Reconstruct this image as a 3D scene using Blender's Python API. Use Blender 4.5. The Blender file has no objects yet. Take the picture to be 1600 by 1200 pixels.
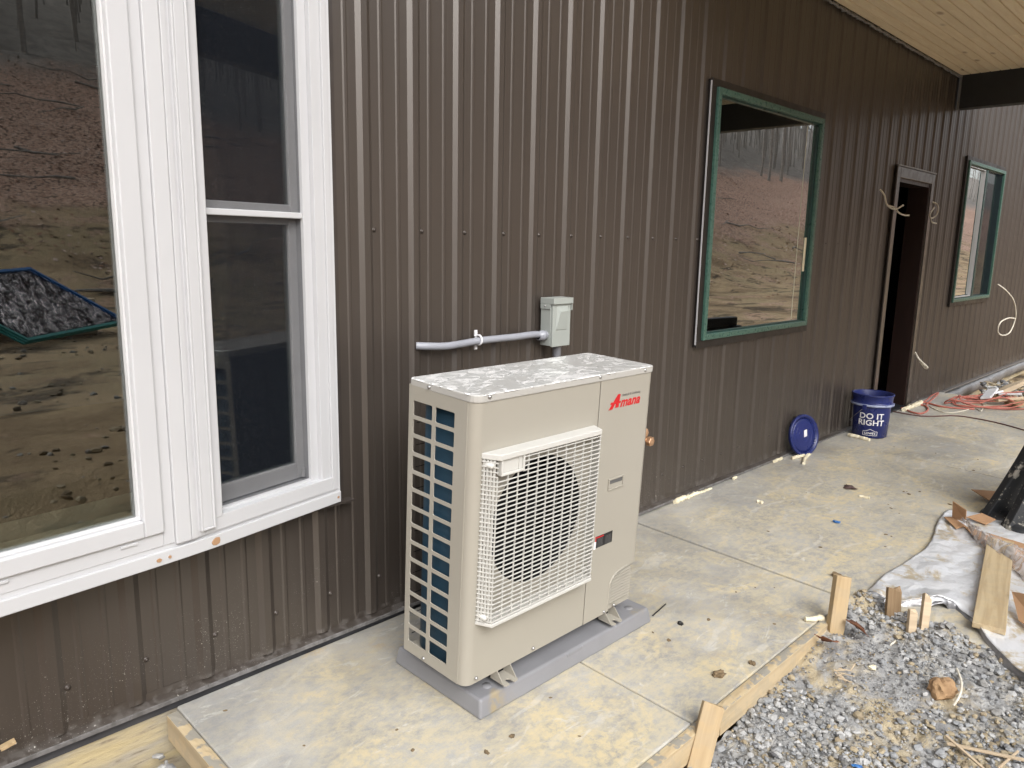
import bpy, bmesh, math, random
from mathutils import Vector, Matrix, noise
from math import sin, cos, pi, radians as R
random.seed(7)
sc = bpy.context.scene
COL = sc.collection

# ------------------------------------------------------------------ camera
YAW, PITCH, ROLL, FPX, CD, CH = R(45.49766), R(10.6116), R(1.06357), 1179.783, 2.40673, 1.51687
fw = Vector((sin(YAW)*cos(PITCH), cos(YAW)*cos(PITCH), -sin(PITCH)))
rt = Vector((cos(YAW), -sin(YAW), 0)); up = rt.cross(fw)
r2 = rt*cos(ROLL) + up*sin(ROLL); u2 = up*cos(ROLL) - rt*sin(ROLL)
CPOS = Vector((0, -CD, CH))
cd = bpy.data.cameras.new('camera'); cam = bpy.data.objects.new('camera', cd); COL.objects.link(cam)
m = Matrix((r2, u2, -fw)).transposed().to_4x4(); m.translation = CPOS
cam.matrix_world = m
cd.sensor_width = 36; cd.lens = 36*FPX/1600; cd.clip_start = .05; cd.clip_end = 2000
sc.camera = cam

# ------------------------------------------------------------------ overcast light
SUN_EL, SUN_AZ = 40, 203
w = bpy.data.worlds.new('World'); sc.world = w; w.use_nodes = True
nt = w.node_tree; nt.nodes.clear()
sky = nt.nodes.new('ShaderNodeTexSky'); sky.sky_type = 'NISHITA'; sky.sun_disc = False
sky.sun_elevation = R(SUN_EL); sky.sun_rotation = R(SUN_AZ); sky.dust_density = 4; sky.air_density = 1.0
hs = nt.nodes.new('ShaderNodeHueSaturation'); hs.inputs['Saturation'].default_value = .22
bg = nt.nodes.new('ShaderNodeBackground'); bg.inputs['Strength'].default_value = .15
wo = nt.nodes.new('ShaderNodeOutputWorld')
nt.links.new(sky.outputs[0], hs.inputs['Color']); nt.links.new(hs.outputs[0], bg.inputs[0]); nt.links.new(bg.outputs[0], wo.inputs[0])
sl = bpy.data.lights.new('sun', 'SUN'); sl.energy = 1.0; sl.angle = R(45); sl.color = (1, .985, .96)
so = bpy.data.objects.new('sun', sl); COL.objects.link(so)
# light travels from over the left shoulder of the camera, on to the wall
_az = R(SUN_AZ)
so.rotation_euler = Vector((-sin(_az)*cos(R(SUN_EL)), -cos(_az)*cos(R(SUN_EL)), -sin(R(SUN_EL)))).to_track_quat('-Z', 'Y').to_euler()
vs = sc.view_settings
vs.view_transform = 'Standard'; vs.look = 'None'; vs.exposure = 0.95; vs.gamma = 1; vs.use_curve_mapping = False

# ------------------------------------------------------------------ helpers
def ray(px, py): return fw*FPX + r2*(px-800) + u2*(600-py)
def on(px, py, axis, val):
    """world point where the line of sight meets a coordinate plane (survey of the photograph)"""
    d = ray(px, py); t = (val-CPOS[axis])/d[axis]; return CPOS + d*t
SZ0, SS = -.03, .03
def slabz(y): return SZ0 + SS*y
def gnd(px, py, dz=0.):
    d = ray(px, py); t = (SZ0+dz + SS*CPOS.y - CPOS.z)/(d.z - SS*d.y); return CPOS + d*t

class MB:
    def __init__(s): s.v = []; s.f = []; s.m = []; s.sm = []
    def add(s, vs, fs, mi=0, smooth=False):
        o = len(s.v); s.v += [tuple(v) for v in vs]
        for f in fs: s.f.append([i+o for i in f]); s.m.append(mi); s.sm.append(smooth)
        return s
    def box(s, x0, x1, y0, y1, z0, z1, mi=0):
        v = [(x, y, z) for z in (z0, z1) for y in (y0, y1) for x in (x0, x1)]
        return s.add(v, [(0,2,3,1),(4,5,7,6),(0,1,5,4),(2,6,7,3),(0,4,6,2),(1,3,7,5)], mi)
    def obox(s, c, ax, half, mi=0):
        c = Vector(c); a = [Vector(q).normalized()*h for q, h in zip(ax, half)]
        v = [c + a[0]*i + a[1]*j + a[2]*k for k in (-1,1) for j in (-1,1) for i in (-1,1)]
        return s.add(v, [(0,2,3,1),(4,5,7,6),(0,1,5,4),(2,6,7,3),(0,4,6,2),(1,3,7,5)], mi)
    def bar(s, a, b, wdt, thk, upv=(0,0,1), mi=0):
        a = Vector(a); b = Vector(b); d = (b-a); L = d.length; d.normalize()
        sd = d.cross(Vector(upv))
        if sd.length < 1e-4: sd = d.cross(Vector((1,0,0)))
        sd.normalize(); u = sd.cross(d)
        return s.obox((a+b)/2, (d, sd, u), (L/2, wdt/2, thk/2), mi)
    def tube(s, pts, r, n=8, mi=0, cap=True, closed=False):
        pts = [Vector(p) for p in pts]; rs = r if isinstance(r, (list, tuple)) else [r]*len(pts)
        N = len(pts); rings = []; prev = None
        for i, p in enumerate(pts):
            if closed: t = (pts[(i+1) % N]-pts[i-1])
            else: t = pts[min(i+1, N-1)] - pts[max(i-1, 0)]
            if t.length < 1e-9: t = Vector((0,0,1))
            t.normalize()
            if prev is None:
                a = t.cross(Vector((0,0,1)))
                if a.length < .1: a = t.cross(Vector((1,0,0)))
            else: a = prev - t*prev.dot(t)
            a.normalize(); prev = a; b = t.cross(a)
            rings.append([p + (a*cos(2*pi*k/n) + b*sin(2*pi*k/n))*rs[i] for k in range(n)])
        v = [q for rg in rings for q in rg]; f = []
        for i in range(N if closed else N-1):
            for k in range(n):
                j = (i+1) % N
                f.append((i*n+k, i*n+(k+1) % n, j*n+(k+1) % n, j*n+k))
        s.add(v, f, mi, True)
        if cap and not closed:
            s.add(rings[0], [tuple(range(n))[::-1]], mi); s.add(rings[-1], [tuple(range(n))], mi)
        return s
    def lathe(s, prof, n=32, c=(0,0,0), mi=0, axis='z', smooth=True):
        v = []
        for r, z in prof:
            for k in range(n):
                a = 2*pi*k/n
                q = (r*cos(a), r*sin(a), z)
                if axis == 'y': q = (q[0], q[2], q[1])
                if axis == 'x': q = (q[2], q[0], q[1])
                v.append((q[0]+c[0], q[1]+c[1], q[2]+c[2]))
        f = [(i*n+k, i*n+(k+1) % n, (i+1)*n+(k+1) % n, (i+1)*n+k) for i in range(len(prof)-1) for k in range(n)]
        return s.add(v, f, mi, smooth)
    def prism(s, poly, z0, z1, fn=None, mi=0):
        """extrude a 2-D polygon; fn maps (a, b, depth) to 3-D"""
        fn = fn or (lambda a, b, c: (a, b, c)); n = len(poly)
        v = [fn(a, b, z0) for a, b in poly] + [fn(a, b, z1) for a, b in poly]
        f = [tuple(range(n))[::-1], tuple(range(n, 2*n))] + [(i, (i+1) % n, n+(i+1) % n, n+i) for i in range(n)]
        return s.add(v, f, mi)
    def mesh(s, name, mats):
        me = bpy.data.meshes.new(name); me.from_pydata(s.v, [], s.f)
        for mt in (mats if isinstance(mats, (list, tuple)) else [mats]): me.materials.append(mt)
        me.polygons.foreach_set('material_index', s.m); me.polygons.foreach_set('use_smooth', s.sm)
        bm = bmesh.new(); bm.from_mesh(me); bmesh.ops.recalc_face_normals(bm, faces=bm.faces); bm.to_mesh(me); bm.free()
        me.update(); return me

def mk(name, mb, mats, parent=None, bevel=0, seg=2, kind=None, label=None, cat=None, group=None, solid=0, smooth_angle=None):
    me = mb if isinstance(mb, bpy.types.Mesh) else mb.mesh(name, mats)
    o = bpy.data.objects.new(name, me); COL.objects.link(o)
    if parent: o.parent = parent
    if solid:
        md = o.modifiers.new('solid', 'SOLIDIFY'); md.thickness = solid; md.offset = 0
    if bevel:
        md = o.modifiers.new('bevel', 'BEVEL'); md.width = bevel; md.segments = seg; md.limit_method = 'ANGLE'; md.angle_limit = R(40)
    return tag(o, label, cat, group, kind)
def tag(o, label=None, cat=None, group=None, kind=None):
    if label: o['label'] = label
    if cat: o['category'] = cat
    if group: o['group'] = group
    if kind: o['kind'] = kind
    return o
def empty(name, loc, label, cat, group=None, rot=(0,0,0)):
    o = bpy.data.objects.new(name, None); COL.objects.link(o); o.location = loc; o.rotation_euler = rot; o.empty_display_size = .1
    return tag(o, label, cat, group)
def copy_thing(o, loc=None, rot=None, label=None):
    def cp(x, par):
        c = x.copy(); COL.objects.link(c)
        if par: c.parent = par
        for ch in list(x.children): cp(ch, c)
        return c
    c = cp(o, None)
    if loc is not None: c.location = loc
    if rot is not None: c.rotation_euler = rot
    if label: c['label'] = label
    return c
def curve_pts(pts, sub=6):
    pts = [Vector(p) for p in pts]; out = []
    for i in range(len(pts)-1):
        p0 = pts[max(i-1,0)]; p1 = pts[i]; p2 = pts[i+1]; p3 = pts[min(i+2, len(pts)-1)]
        for k in range(sub):
            t = k/sub
            out.append(.5*((2*p1)+(p2-p0)*t+(2*p0-5*p1+4*p2-p3)*t*t+(3*p1-p0-3*p2+p3)*t**3))
    out.append(pts[-1]); return out
def text_mesh(body, size, shear=0, offset=0, align='LEFT', spacing=1):
    cu = bpy.data.curves.new('text', 'FONT'); cu.body = body; cu.size = size; cu.shear = shear; cu.offset = offset
    cu.align_x = align; cu.space_character = spacing; cu.resolution_u = 3
    o = bpy.data.objects.new('text', cu); COL.objects.link(o)
    dg = bpy.context.evaluated_depsgraph_get(); dg.update()
    me = bpy.data.meshes.new_from_object(o.evaluated_get(dg)); bpy.data.objects.remove(o)
    v = [tuple(x.co) for x in me.vertices]; f = [tuple(p.vertices) for p in me.polygons]; bpy.data.meshes.remove(me)
    return v, f
def fbm(x, y, z=0, o=4):
    s = 0; a = 1
    for i in range(o): s += a*noise.noise((x, y, z)); a *= .5; x *= 2.03; y *= 2.03; z *= 2.03
    return s

# ------------------------------------------------------------------ materials
class NT:
    def __init__(s, name):
        s.mt = bpy.data.materials.new(name); s.mt.use_nodes = True; s.t = s.mt.node_tree; s.t.nodes.clear()
        s.out = s.n('ShaderNodeOutputMaterial'); s.co = s.n('ShaderNodeTexCoord'); s.vec = s.co.outputs['Object']
    def n(s, ty, **kw):
        nd = s.t.nodes.new(ty)
        for k, v in kw.items():
            if k.startswith('_'): setattr(nd, k[1:], v)
        return nd
    def l(s, a, b): s.t.links.new(a, b)
    def setv(s, inp, v):
        if hasattr(v, 'is_linked') or isinstance(v, bpy.types.NodeSocket): s.l(v, inp)
        elif isinstance(v, (tuple, list)) and len(v) == 3 and inp.type == 'RGBA': inp.default_value = (*v, 1)
        else: inp.default_value = v
    def jitter(s):
        oi = s.n('ShaderNodeObjectInfo'); mu = s.n('ShaderNodeVectorMath', _operation='SCALE'); mu.inputs[0].default_value = (37, 53, 71)
        s.l(oi.outputs['Random'], mu.inputs['Scale']); ad = s.n('ShaderNodeVectorMath', _operation='ADD')
        s.l(s.vec, ad.inputs[0]); s.l(mu.outputs[0], ad.inputs[1]); s.vec = ad.outputs[0]; return oi.outputs['Random']
    def scale(s, v3):
        mp = s.n('ShaderNodeMapping'); mp.inputs['Scale'].default_value = v3; s.l(s.vec, mp.inputs[0]); return mp.outputs[0]
    def noise(s, sc_, det=4, rough=.55, vec=None, dist=0):
        nd = s.n('ShaderNodeTexNoise'); nd.inputs['Scale'].default_value = sc_; nd.inputs['Detail'].default_value = det
        nd.inputs['Roughness'].default_value = rough; nd.inputs['Distortion'].default_value = dist
        s.l(vec or s.vec, nd.inputs['Vector']); return nd.outputs['Fac']
    def voro(s, sc_, vec=None, feat='F1', out='Distance'):
        nd = s.n('ShaderNodeTexVoronoi', _feature=feat); nd.inputs['Scale'].default_value = sc_; s.l(vec or s.vec, nd.inputs['Vector']); return nd.outputs[out]
    def ramp(s, fac, a, b, ca=0., cb=1.):
        mr = s.n('ShaderNodeMapRange'); mr.interpolation_type = 'SMOOTHSTEP'
        s.l(fac, mr.inputs['Value'])
        for i, v in zip(('From Min','From Max','To Min','To Max'), (a, b, ca, cb)): mr.inputs[i].default_value = v
        return mr.outputs[0]
    def mix(s, fac, a, b):
        mx = s.n('ShaderNodeMix', _data_type='RGBA'); s.setv(mx.inputs['Factor'], fac); s.setv(mx.inputs['A'], a); s.setv(mx.inputs['B'], b)
        return mx.outputs['Result']
    def math(s, op, a, b=0.):
        nd = s.n('ShaderNodeMath', _operation=op); s.setv(nd.inputs[0], a); s.setv(nd.inputs[1], b); return nd.outputs[0]
    def xyz(s, vec=None):
        nd = s.n('ShaderNodeSeparateXYZ'); s.l(vec or s.vec, nd.inputs[0]); return nd.outputs
    def bump(s, h, strength=.3, dist=.01):
        nd = s.n('ShaderNodeBump'); nd.inputs['Strength'].default_value = strength; nd.inputs['Distance'].default_value = dist
        s.l(h, nd.inputs['Height']); return nd.outputs[0]
    def bsdf(s, col, rough=.5, metal=0, bump=None, spec=.5, coat=0, trans=0, ior=1.5, tint=None):
        p = s.n('ShaderNodeBsdfPrincipled')
        if tint: p.inputs['Specular Tint'].default_value = (*tint, 1)
        s.setv(p.inputs['Base Color'], col); s.setv(p.inputs['Roughness'], rough); s.setv(p.inputs['Metallic'], metal)
        s.setv(p.inputs['Specular IOR Level'], spec); s.setv(p.inputs['Coat Weight'], coat); p.inputs['Coat Roughness'].default_value = .1
        s.setv(p.inputs['Transmission Weight'], trans); p.inputs['IOR'].default_value = ior
        if bump is not None: s.l(bump, p.inputs['Normal'])
        s.l(p.outputs[0], s.out.inputs[0]); return s.mt

def simple(name, c1, c2=None, rough=.5, metal=0, nsc=6, bsc=0, bst=.15, spec=.5, coat=0, jit=False, stretch=None, rvar=.08):
    t = NT(name)
    if jit: t.jitter()
    if stretch: t.vec = t.scale(stretch)
    c2 = c2 or tuple(x*.82 for x in c1)
    f = t.ramp(t.noise(nsc, 5), .35, .65)
    rr = t.ramp(t.noise(nsc*2.3, 3), .3, .7, max(rough-rvar, .02), rough+rvar)
    b = t.bump(t.noise(bsc, 4), bst, .01) if bsc else None
    return t.bsdf(t.mix(f, c1, c2), rr, metal, b, spec, coat)

M = {}
def m_siding():
    t = NT('brown_painted_steel'); z = t.xyz()[2]
    base = t.mix(t.ramp(t.noise(.9, 3), .3, .7), (.033, .0252, .0203), (.028, .0214, .0174))
    sp = t.ramp(t.noise(260, 2, .6), .66, .72)
    sp2 = t.ramp(t.noise(95, 2, .6), .70, .74)
    spk = t.math('MAXIMUM', sp, sp2)
    low = t.ramp(z, .05, .42, 1., 0.)
    patch = t.ramp(t.noise(3.2, 3), .42, .62)
    dust = t.math('MULTIPLY', t.math('MULTIPLY', spk, low), patch)
    lowfilm = t.math('MULTIPLY', t.ramp(z, .028, .045, .25, 0.), t.ramp(t.noise(30, 3), .45, .6))
    col = t.mix(dust, t.mix(lowfilm, base, (.16, .15, .14)), (.5, .48, .44))
    sx = t.xyz()[0]
    fine = t.ramp(t.noise(60, 2, .5, t.scale((1, 1, .01))), .3, .7, .44, .50)
    oil = t.bump(t.noise(1.6, 2, .4, t.scale((1, 1, .3))), .08, .02)
    return t.bsdf(col, t.math('ADD', fine, t.math('MULTIPLY', lowfilm, .5)), 0, oil, .7, .1, ior=1.72, tint=(1,.95,.90))
M['siding'] = m_siding()
M['trim'] = simple('brown_trim_paint', (.044,.036,.031), (.038,.031,.027), .36, nsc=8, spec=.8, coat=.5)
M['window_trim'] = simple('shadowed_window_trim', (.018,.015,.014), None, .4)  # brown trim again, its shadow painted in as a near-black colour
M['base_trim'] = simple('dusty_sheen_trim', (.17,.165,.165), (.10,.095,.092), .34, nsc=25)  # brown lip lightened in colour for both dust and reflected sky
M['white'] = simple('white_vinyl', (.505,.51,.525), (.49,.495,.51), .36, nsc=3, rvar=.02)
M['grey_sash'] = simple('screened_white_vinyl', (.58,.58,.59), (.55,.55,.56), .45, nsc=10)
M['green'] = simple('green_film_frame', (.048,.108,.086), (.06,.132,.105), .33, nsc=30, bsc=60, bst=.15)
M['darkgreen'] = simple('dark_green_vinyl', (.015,.055,.05), None, .35)
M['black_gasket'] = simple('black_gasket', (.012,.012,.014), None, .4)
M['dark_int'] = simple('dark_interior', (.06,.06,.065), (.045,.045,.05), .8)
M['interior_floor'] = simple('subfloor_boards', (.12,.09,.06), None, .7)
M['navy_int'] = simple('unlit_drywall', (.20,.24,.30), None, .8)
M['beam'] = simple('black_beam_paint', (.012,.014,.018), (.018,.02,.024), .5, nsc=5)
M['door'] = simple('brown_door_skin', (.022,.011,.009), (.018,.009,.0075), .42, stretch=(8,8,1), nsc=4)
M['steel'] = simple('zinc_screw', (.5,.5,.5), (.4,.4,.4), .35, .9)
M['brown_screw'] = simple('painted_screw', (.06,.048,.04), None, .35)
M['foundation'] = None
def m_glass():
    t = NT('window_glass')
    wav = t.bump(t.noise(1.1, 2, .4), .05, .015)
    tr = t.n('ShaderNodeBsdfTransparent'); tr.inputs[0].default_value = (.80, .83, .81, 1)
    gl = t.n('ShaderNodeBsdfGlossy'); gl.inputs['Roughness'].default_value = .004; gl.inputs['Color'].default_value = (.95, .97, .96, 1)
    t.l(wav, gl.inputs['Normal'])
    fr = t.n('ShaderNodeFresnel'); fr.inputs['IOR'].default_value = 1.62
    fac = t.math('MINIMUM', t.math('ADD', t.math('MULTIPLY', fr.outputs[0], 3.7), -.055), .92)
    mx = t.n('ShaderNodeMixShader'); t.l(fac, mx.inputs[0]); t.l(tr.outputs[0], mx.inputs[1]); t.l(gl.outputs[0], mx.inputs[2])
    t.l(mx.outputs[0], t.out.inputs[0]); return t.mt
M['glass'] = m_glass()
def m_screen():
    t = NT('insect_screen_mesh')
    tr = t.n('ShaderNodeBsdfTransparent'); tr.inputs[0].default_value = (1,1,1,1)
    df = t.n('ShaderNodeBsdfDiffuse'); df.inputs[0].default_value = (.016,.019,.025,1)
    sp = t.ramp(t.noise(330, 2, .6), .69, .73)
    d2 = t.n('ShaderNodeBsdfDiffuse'); d2.inputs[0].default_value = (.3,.3,.3,1)
    m1 = t.n('ShaderNodeMixShader'); m1.inputs[0].default_value = .30; t.l(tr.outputs[0], m1.inputs[1]); t.l(df.outputs[0], m1.inputs[2])
    m2 = t.n('ShaderNodeMixShader'); t.l(t.math('MULTIPLY', sp, .5), m2.inputs[0]); t.l(m1.outputs[0], m2.inputs[1]); t.l(d2.outputs[0], m2.inputs[2])
    t.l(m2.outputs[0], t.out.inputs[0]); return t.mt
M['screen'] = m_screen()
def m_concrete(name='broomed_concrete', dirty=1.):
    t = NT(name); X, Y, Z = t.xyz()
    g = t.mix(t.ramp(t.noise(3.1, 7, .65), .32, .68), (.385,.38,.365), (.265,.265,.26))
    g = t.mix(t.math('MULTIPLY', t.ramp(t.noise(130, 3, .7), .5, .8), .3), g, (.15,.15,.145))
    edge = t.ramp(t.math('ADD', t.math('MULTIPLY', Y, -1.), t.math('MULTIPLY', t.noise(2.2, 4), .35)), .18, .60)
    left = t.ramp(t.math('ADD', X, t.math('MULTIPLY', t.noise(1.7, 4), .8)), 1.15, 1.75)
    body = t.math('MULTIPLY', t.math('ADD', t.math('MULTIPLY', edge, .7), .3), t.math('ADD', t.math('MULTIPLY', left, .65), .35))
    # thin tan film of dried clay, then thicker ochre patches, scuffed through by fine noise
    st = t.scale((.85, 1.3, 1))
    scuff = t.ramp(t.noise(24, 8, .78, st), .34, .64)
    f1 = t.math('MULTIPLY', t.math('MULTIPLY', t.ramp(t.noise(1.3, 8, .66, st, .4), .26, .52), scuff), body)
    g = t.mix(t.math('MULTIPLY', f1, .80), g, (.52,.455,.315))
    f2 = t.math('MULTIPLY', t.math('MULTIPLY', t.ramp(t.noise(2.6, 9, .68, st, .7), .50, .63), t.ramp(t.noise(33, 6, .75), .36, .6)), body)
    g = t.mix(t.math('MULTIPLY', f2, .80), g, (.575,.48,.29))
    rust = t.math('MULTIPLY', t.ramp(t.noise(3.9, 6, .62, None, .8), .62, .72), t.ramp(t.noise(50, 4, .7), .35, .6))
    g = t.mix(t.math('MULTIPLY', rust, .5), g, (.46,.32,.14))
    # pale scuffs, trowel arcs and darker damp areas
    sm = t.math('MULTIPLY', t.ramp(t.noise(8.5, 8, .66, t.scale((.55, 1.2, 1)), 2.2), .56, .68), t.ramp(t.noise(1.9, 3), .40, .6))
    g = t.mix(t.math('MULTIPLY', sm, .6), g, (.60,.585,.53))
    ring = t.n('ShaderNodeTexWave', _wave_type='RINGS'); ring.inputs['Scale'].default_value = 1.7; ring.inputs['Distortion'].default_value = 7; ring.inputs['Detail'].default_value = 3; ring.inputs['Detail Scale'].default_value = 1.2
    t.l(t.scale((1, 1, 0)), ring.inputs['Vector'])
    arc_ = t.math('MULTIPLY', t.ramp(ring.outputs['Fac'], .92, .985), t.math('MULTIPLY', t.ramp(t.noise(1.4, 3), .46, .62), t.ramp(t.noise(14, 5, .7), .35, .6)))
    g = t.mix(t.math('MULTIPLY', t.math('MULTIPLY', arc_, body), .38), g, (.60,.585,.54))
    wet = t.ramp(t.noise(.95, 6, .6, None, .5), .53, .66)
    g = t.mix(t.math('MULTIPLY', wet, .38), g, (.20,.19,.165))
    crumbs = t.math('MULTIPLY', t.ramp(t.voro(70), .0, .14, 1., 0.), t.ramp(t.noise(5, 4), .54, .66))
    g = t.mix(t.math('MULTIPLY', crumbs, .6), g, (.10,.085,.06))
    damp = t.ramp(t.noise(1.1, 4, .5), .5, .68)
    rr = t.ramp(damp, 0, 1, .78, .5)
    h = t.math('ADD', t.math('ADD', t.noise(160, 4, .7), t.math('MULTIPLY', t.noise(14, 4), 1.2)), t.math('MULTIPLY', f2, .8))
    return t.bsdf(g, rr, 0, t.bump(h, .22, .004), .4)
M['concrete'] = m_concrete()
M['joint'] = simple('dark_control_joint', (.09,.085,.075), (.14,.12,.085), .9, nsc=20)
def m_found():
    t = NT('clay_splashed_foundation')
    v = t.scale((.5, 1, 3))
    g = t.mix(t.ramp(t.noise(4, 7, .65, v), .35, .65), (.46,.38,.22), (.34,.31,.25))
    g = t.mix(t.ramp(t.noise(16, 5, .65, v), .55, .72), g, (.22,.18,.12))
    return t.bsdf(g, .85, 0, t.bump(t.noise(22, 6, .65, v), .5, .01), .3)
M['foundation'] = m_found()
def m_wood(name, c1, c2, axis=0, knots=True, splat=0, jit=True):
    t = NT(name); rnd = t.jitter() if jit else None
    s3 = [14, 14, 14]; s3[axis] = .9
    v = t.scale(s3)
    gr = t.noise(2.4, 6, .6, v, .6)
    f = t.ramp(gr, .35, .65)
    c = t.mix(f, c1, c2)
    if rnd is not None:
        c = t.mix(t.math('MULTIPLY', rnd, .35), c, tuple(x*.72 for x in c1))
    if knots:
        ks = [5, 5, 5]; ks[axis] = 2.2
        k = t.ramp(t.voro(1.0, t.scale(ks)), .05, .16, 1., 0.)
        c = t.mix(t.math('MULTIPLY', k, .75), c, (c2[0]*.35, c2[1]*.26, c2[2]*.2))
    if splat:
        sp = t.ramp(t.noise(17, 5, .6), .47, .54)
        c = t.mix(t.math('MULTIPLY', sp, splat), c, (.27,.26,.23))
    return t.bsdf(c, .62, 0, t.bump(gr, .12, .003), .35)
M['pine'] = m_wood('ceiling_pine', (.86,.73,.53), (.78,.64,.44), 0)
M['form'] = m_wood('form_lumber', (.56,.45,.29), (.46,.35,.21), 0, splat=.2)
M['form_top'] = m_wood('splattered_form_top', (.54,.44,.28), (.46,.35,.21), 0, splat=.9)
M['stake'] = m_wood('stake_lumber', (.48,.36,.21), (.38,.27,.145), 2, splat=.12)
M['wet_stake'] = m_wood('weathered_stake_wood', (.30,.22,.13), (.20,.13,.07), 2, False)
M['plank'] = m_wood('pine_plank', (.50,.40,.25), (.40,.30,.175), 0, splat=.1)
M['scrap'] = m_wood('offcut_wood', (.58,.47,.33), (.45,.35,.24), 0, False)
M['bark'] = simple('grey_bark', (.34,.315,.29), (.20,.185,.17), .9, nsc=9, bsc=20, bst=.5)
M['beige'] = simple('beige_cabinet_paint', (.345,.324,.278), (.337,.317,.272), .36, nsc=3, coat=.1, rvar=.02)
M['grille'] = simple('ivory_plastic', (.55,.545,.515), (.53,.525,.50), .38)
def m_lid():
    t = NT('wet_beige_lid')
    v = t.scale((1, 1.7, 1))
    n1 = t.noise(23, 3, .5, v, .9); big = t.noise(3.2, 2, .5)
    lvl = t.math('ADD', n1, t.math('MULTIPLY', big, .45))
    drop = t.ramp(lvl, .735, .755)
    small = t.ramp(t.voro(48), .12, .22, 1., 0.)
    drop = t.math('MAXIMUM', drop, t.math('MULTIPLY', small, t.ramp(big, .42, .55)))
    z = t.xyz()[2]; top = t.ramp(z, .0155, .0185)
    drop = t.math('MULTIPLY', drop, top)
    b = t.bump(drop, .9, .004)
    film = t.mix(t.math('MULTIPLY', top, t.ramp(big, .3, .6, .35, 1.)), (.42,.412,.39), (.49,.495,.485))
    col = t.mix(drop, film, (.88,.88,.87))  # bright sky glints of the drops painted in as near-white colour
    return t.bsdf(col, t.ramp(drop, 0, 1, .33, .04), 0, b, t.ramp(drop, 0, 1, .5, .9), .3)
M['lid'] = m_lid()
def m_coil():
    t = NT('blue_coil_fins')
    wv = t.n('ShaderNodeTexWave', _bands_direction='Z'); wv.inputs['Scale'].default_value = 90; wv.inputs['Distortion'].default_value = .4
    t.l(t.vec, wv.inputs['Vector'])
    tub = t.n('ShaderNodeTexWave', _bands_direction='Z'); tub.inputs['Scale'].default_value = 15; t.l(t.vec, tub.inputs['Vector'])
    c = t.mix(wv.outputs['Fac'], (.010,.034,.060), (.020,.060,.095))
    return t.bsdf(c, .35, .3, t.bump(t.math('ADD', wv.outputs['Fac'], tub.outputs['Fac']), .25, .002), .5)
M['coil'] = m_coil()
M['fan'] = simple('black_fan', (.005,.005,.006), None, .6, spec=.2)
M['cavity'] = simple('dark_cavity_steel', (.010,.010,.011), None, .7, spec=.2)
M['red'] = simple('red_print', (.55,.01,.015), (.5,.01,.015), .4)
M['greyprint'] = simple('grey_print', (.12,.12,.12), None, .5)
M['black_label'] = simple('black_label', (.018,.018,.02), None, .4)
M['white_print'] = simple('white_print', (.80,.80,.82), (.72,.72,.75), .45)
def m_pad():
    t = NT('grey_plastic_pad')
    c = t.mix(t.ramp(t.noise(6, 5), .3, .7), (.235,.237,.252), (.21,.212,.226))
    mud = t.math('MULTIPLY', t.ramp(t.noise(3.1, 4, .5, None, .4), .60, .68), t.ramp(t.noise(40, 4, .6), .3, .6))
    c = t.mix(t.math('MULTIPLY', mud, .75), c, (.34,.27,.14))
    return t.bsdf(c, t.ramp(t.noise(4, 3), .4, .6, .3, .48), 0, t.bump(t.noise(60, 3), .05, .004), .5)
M['pad'] = m_pad()
M['box'] = simple('grey_enamel', (.33,.355,.335), (.315,.34,.32), .42, nsc=5)
M['conduit'] = simple('grey_pvc', (.30,.31,.345), (.27,.28,.315), .42, nsc=8)
M['brass'] = simple('brass_cap', (.58,.36,.22), (.48,.29,.17), .38, .6)
M['blue'] = simple('blue_plastic', (.016,.027,.145), (.013,.022,.12), .32, nsc=4, spec=.5)
M['blue_dusty'] = simple('scuffed_blue_plastic', (.36,.41,.56), (.22,.26,.42), .5, nsc=30)
M['foam'] = simple('cream_foam', (.78,.72,.55), (.70,.63,.45), .85, nsc=30, bsc=40, bst=.5)
M['redcord'] = simple('orange_red_cord', (.48,.15,.11), (.40,.12,.09), .5, nsc=20)
M['darkcord'] = simple('maroon_cord', (.11,.05,.045), None, .55)
M['cable'] = simple('white_cable', (.74,.70,.60), (.66,.62,.52), .5)
M['blackcable'] = simple('black_cable', (.02,.02,.02), None, .5)
M['card'] = simple('cardboard', (.40,.24,.13), (.34,.20,.11), .8, nsc=3, bsc=60, bst=.1)
def m_foil():
    t = NT('white_foil_sheet')
    n1 = t.noise(7, 6, .62, None, .8)
    stain = t.math('MULTIPLY', t.ramp(t.noise(4.1, 6, .66, None, .6), .50, .60), t.ramp(t.noise(30, 4, .7), .36, .56))
    c = t.mix(t.math('MULTIPLY', stain, .75), (.76,.775,.80), (.52,.41,.22))
    return t.bsdf(c, .30, .35, t.bump(n1, .55, .02), .6)
M['foil'] = m_foil()
M['foil_silver'] = simple('silver_foil', (.36,.36,.37), (.22,.22,.23), .40, .75, nsc=14, bsc=14, bst=.8)
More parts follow.
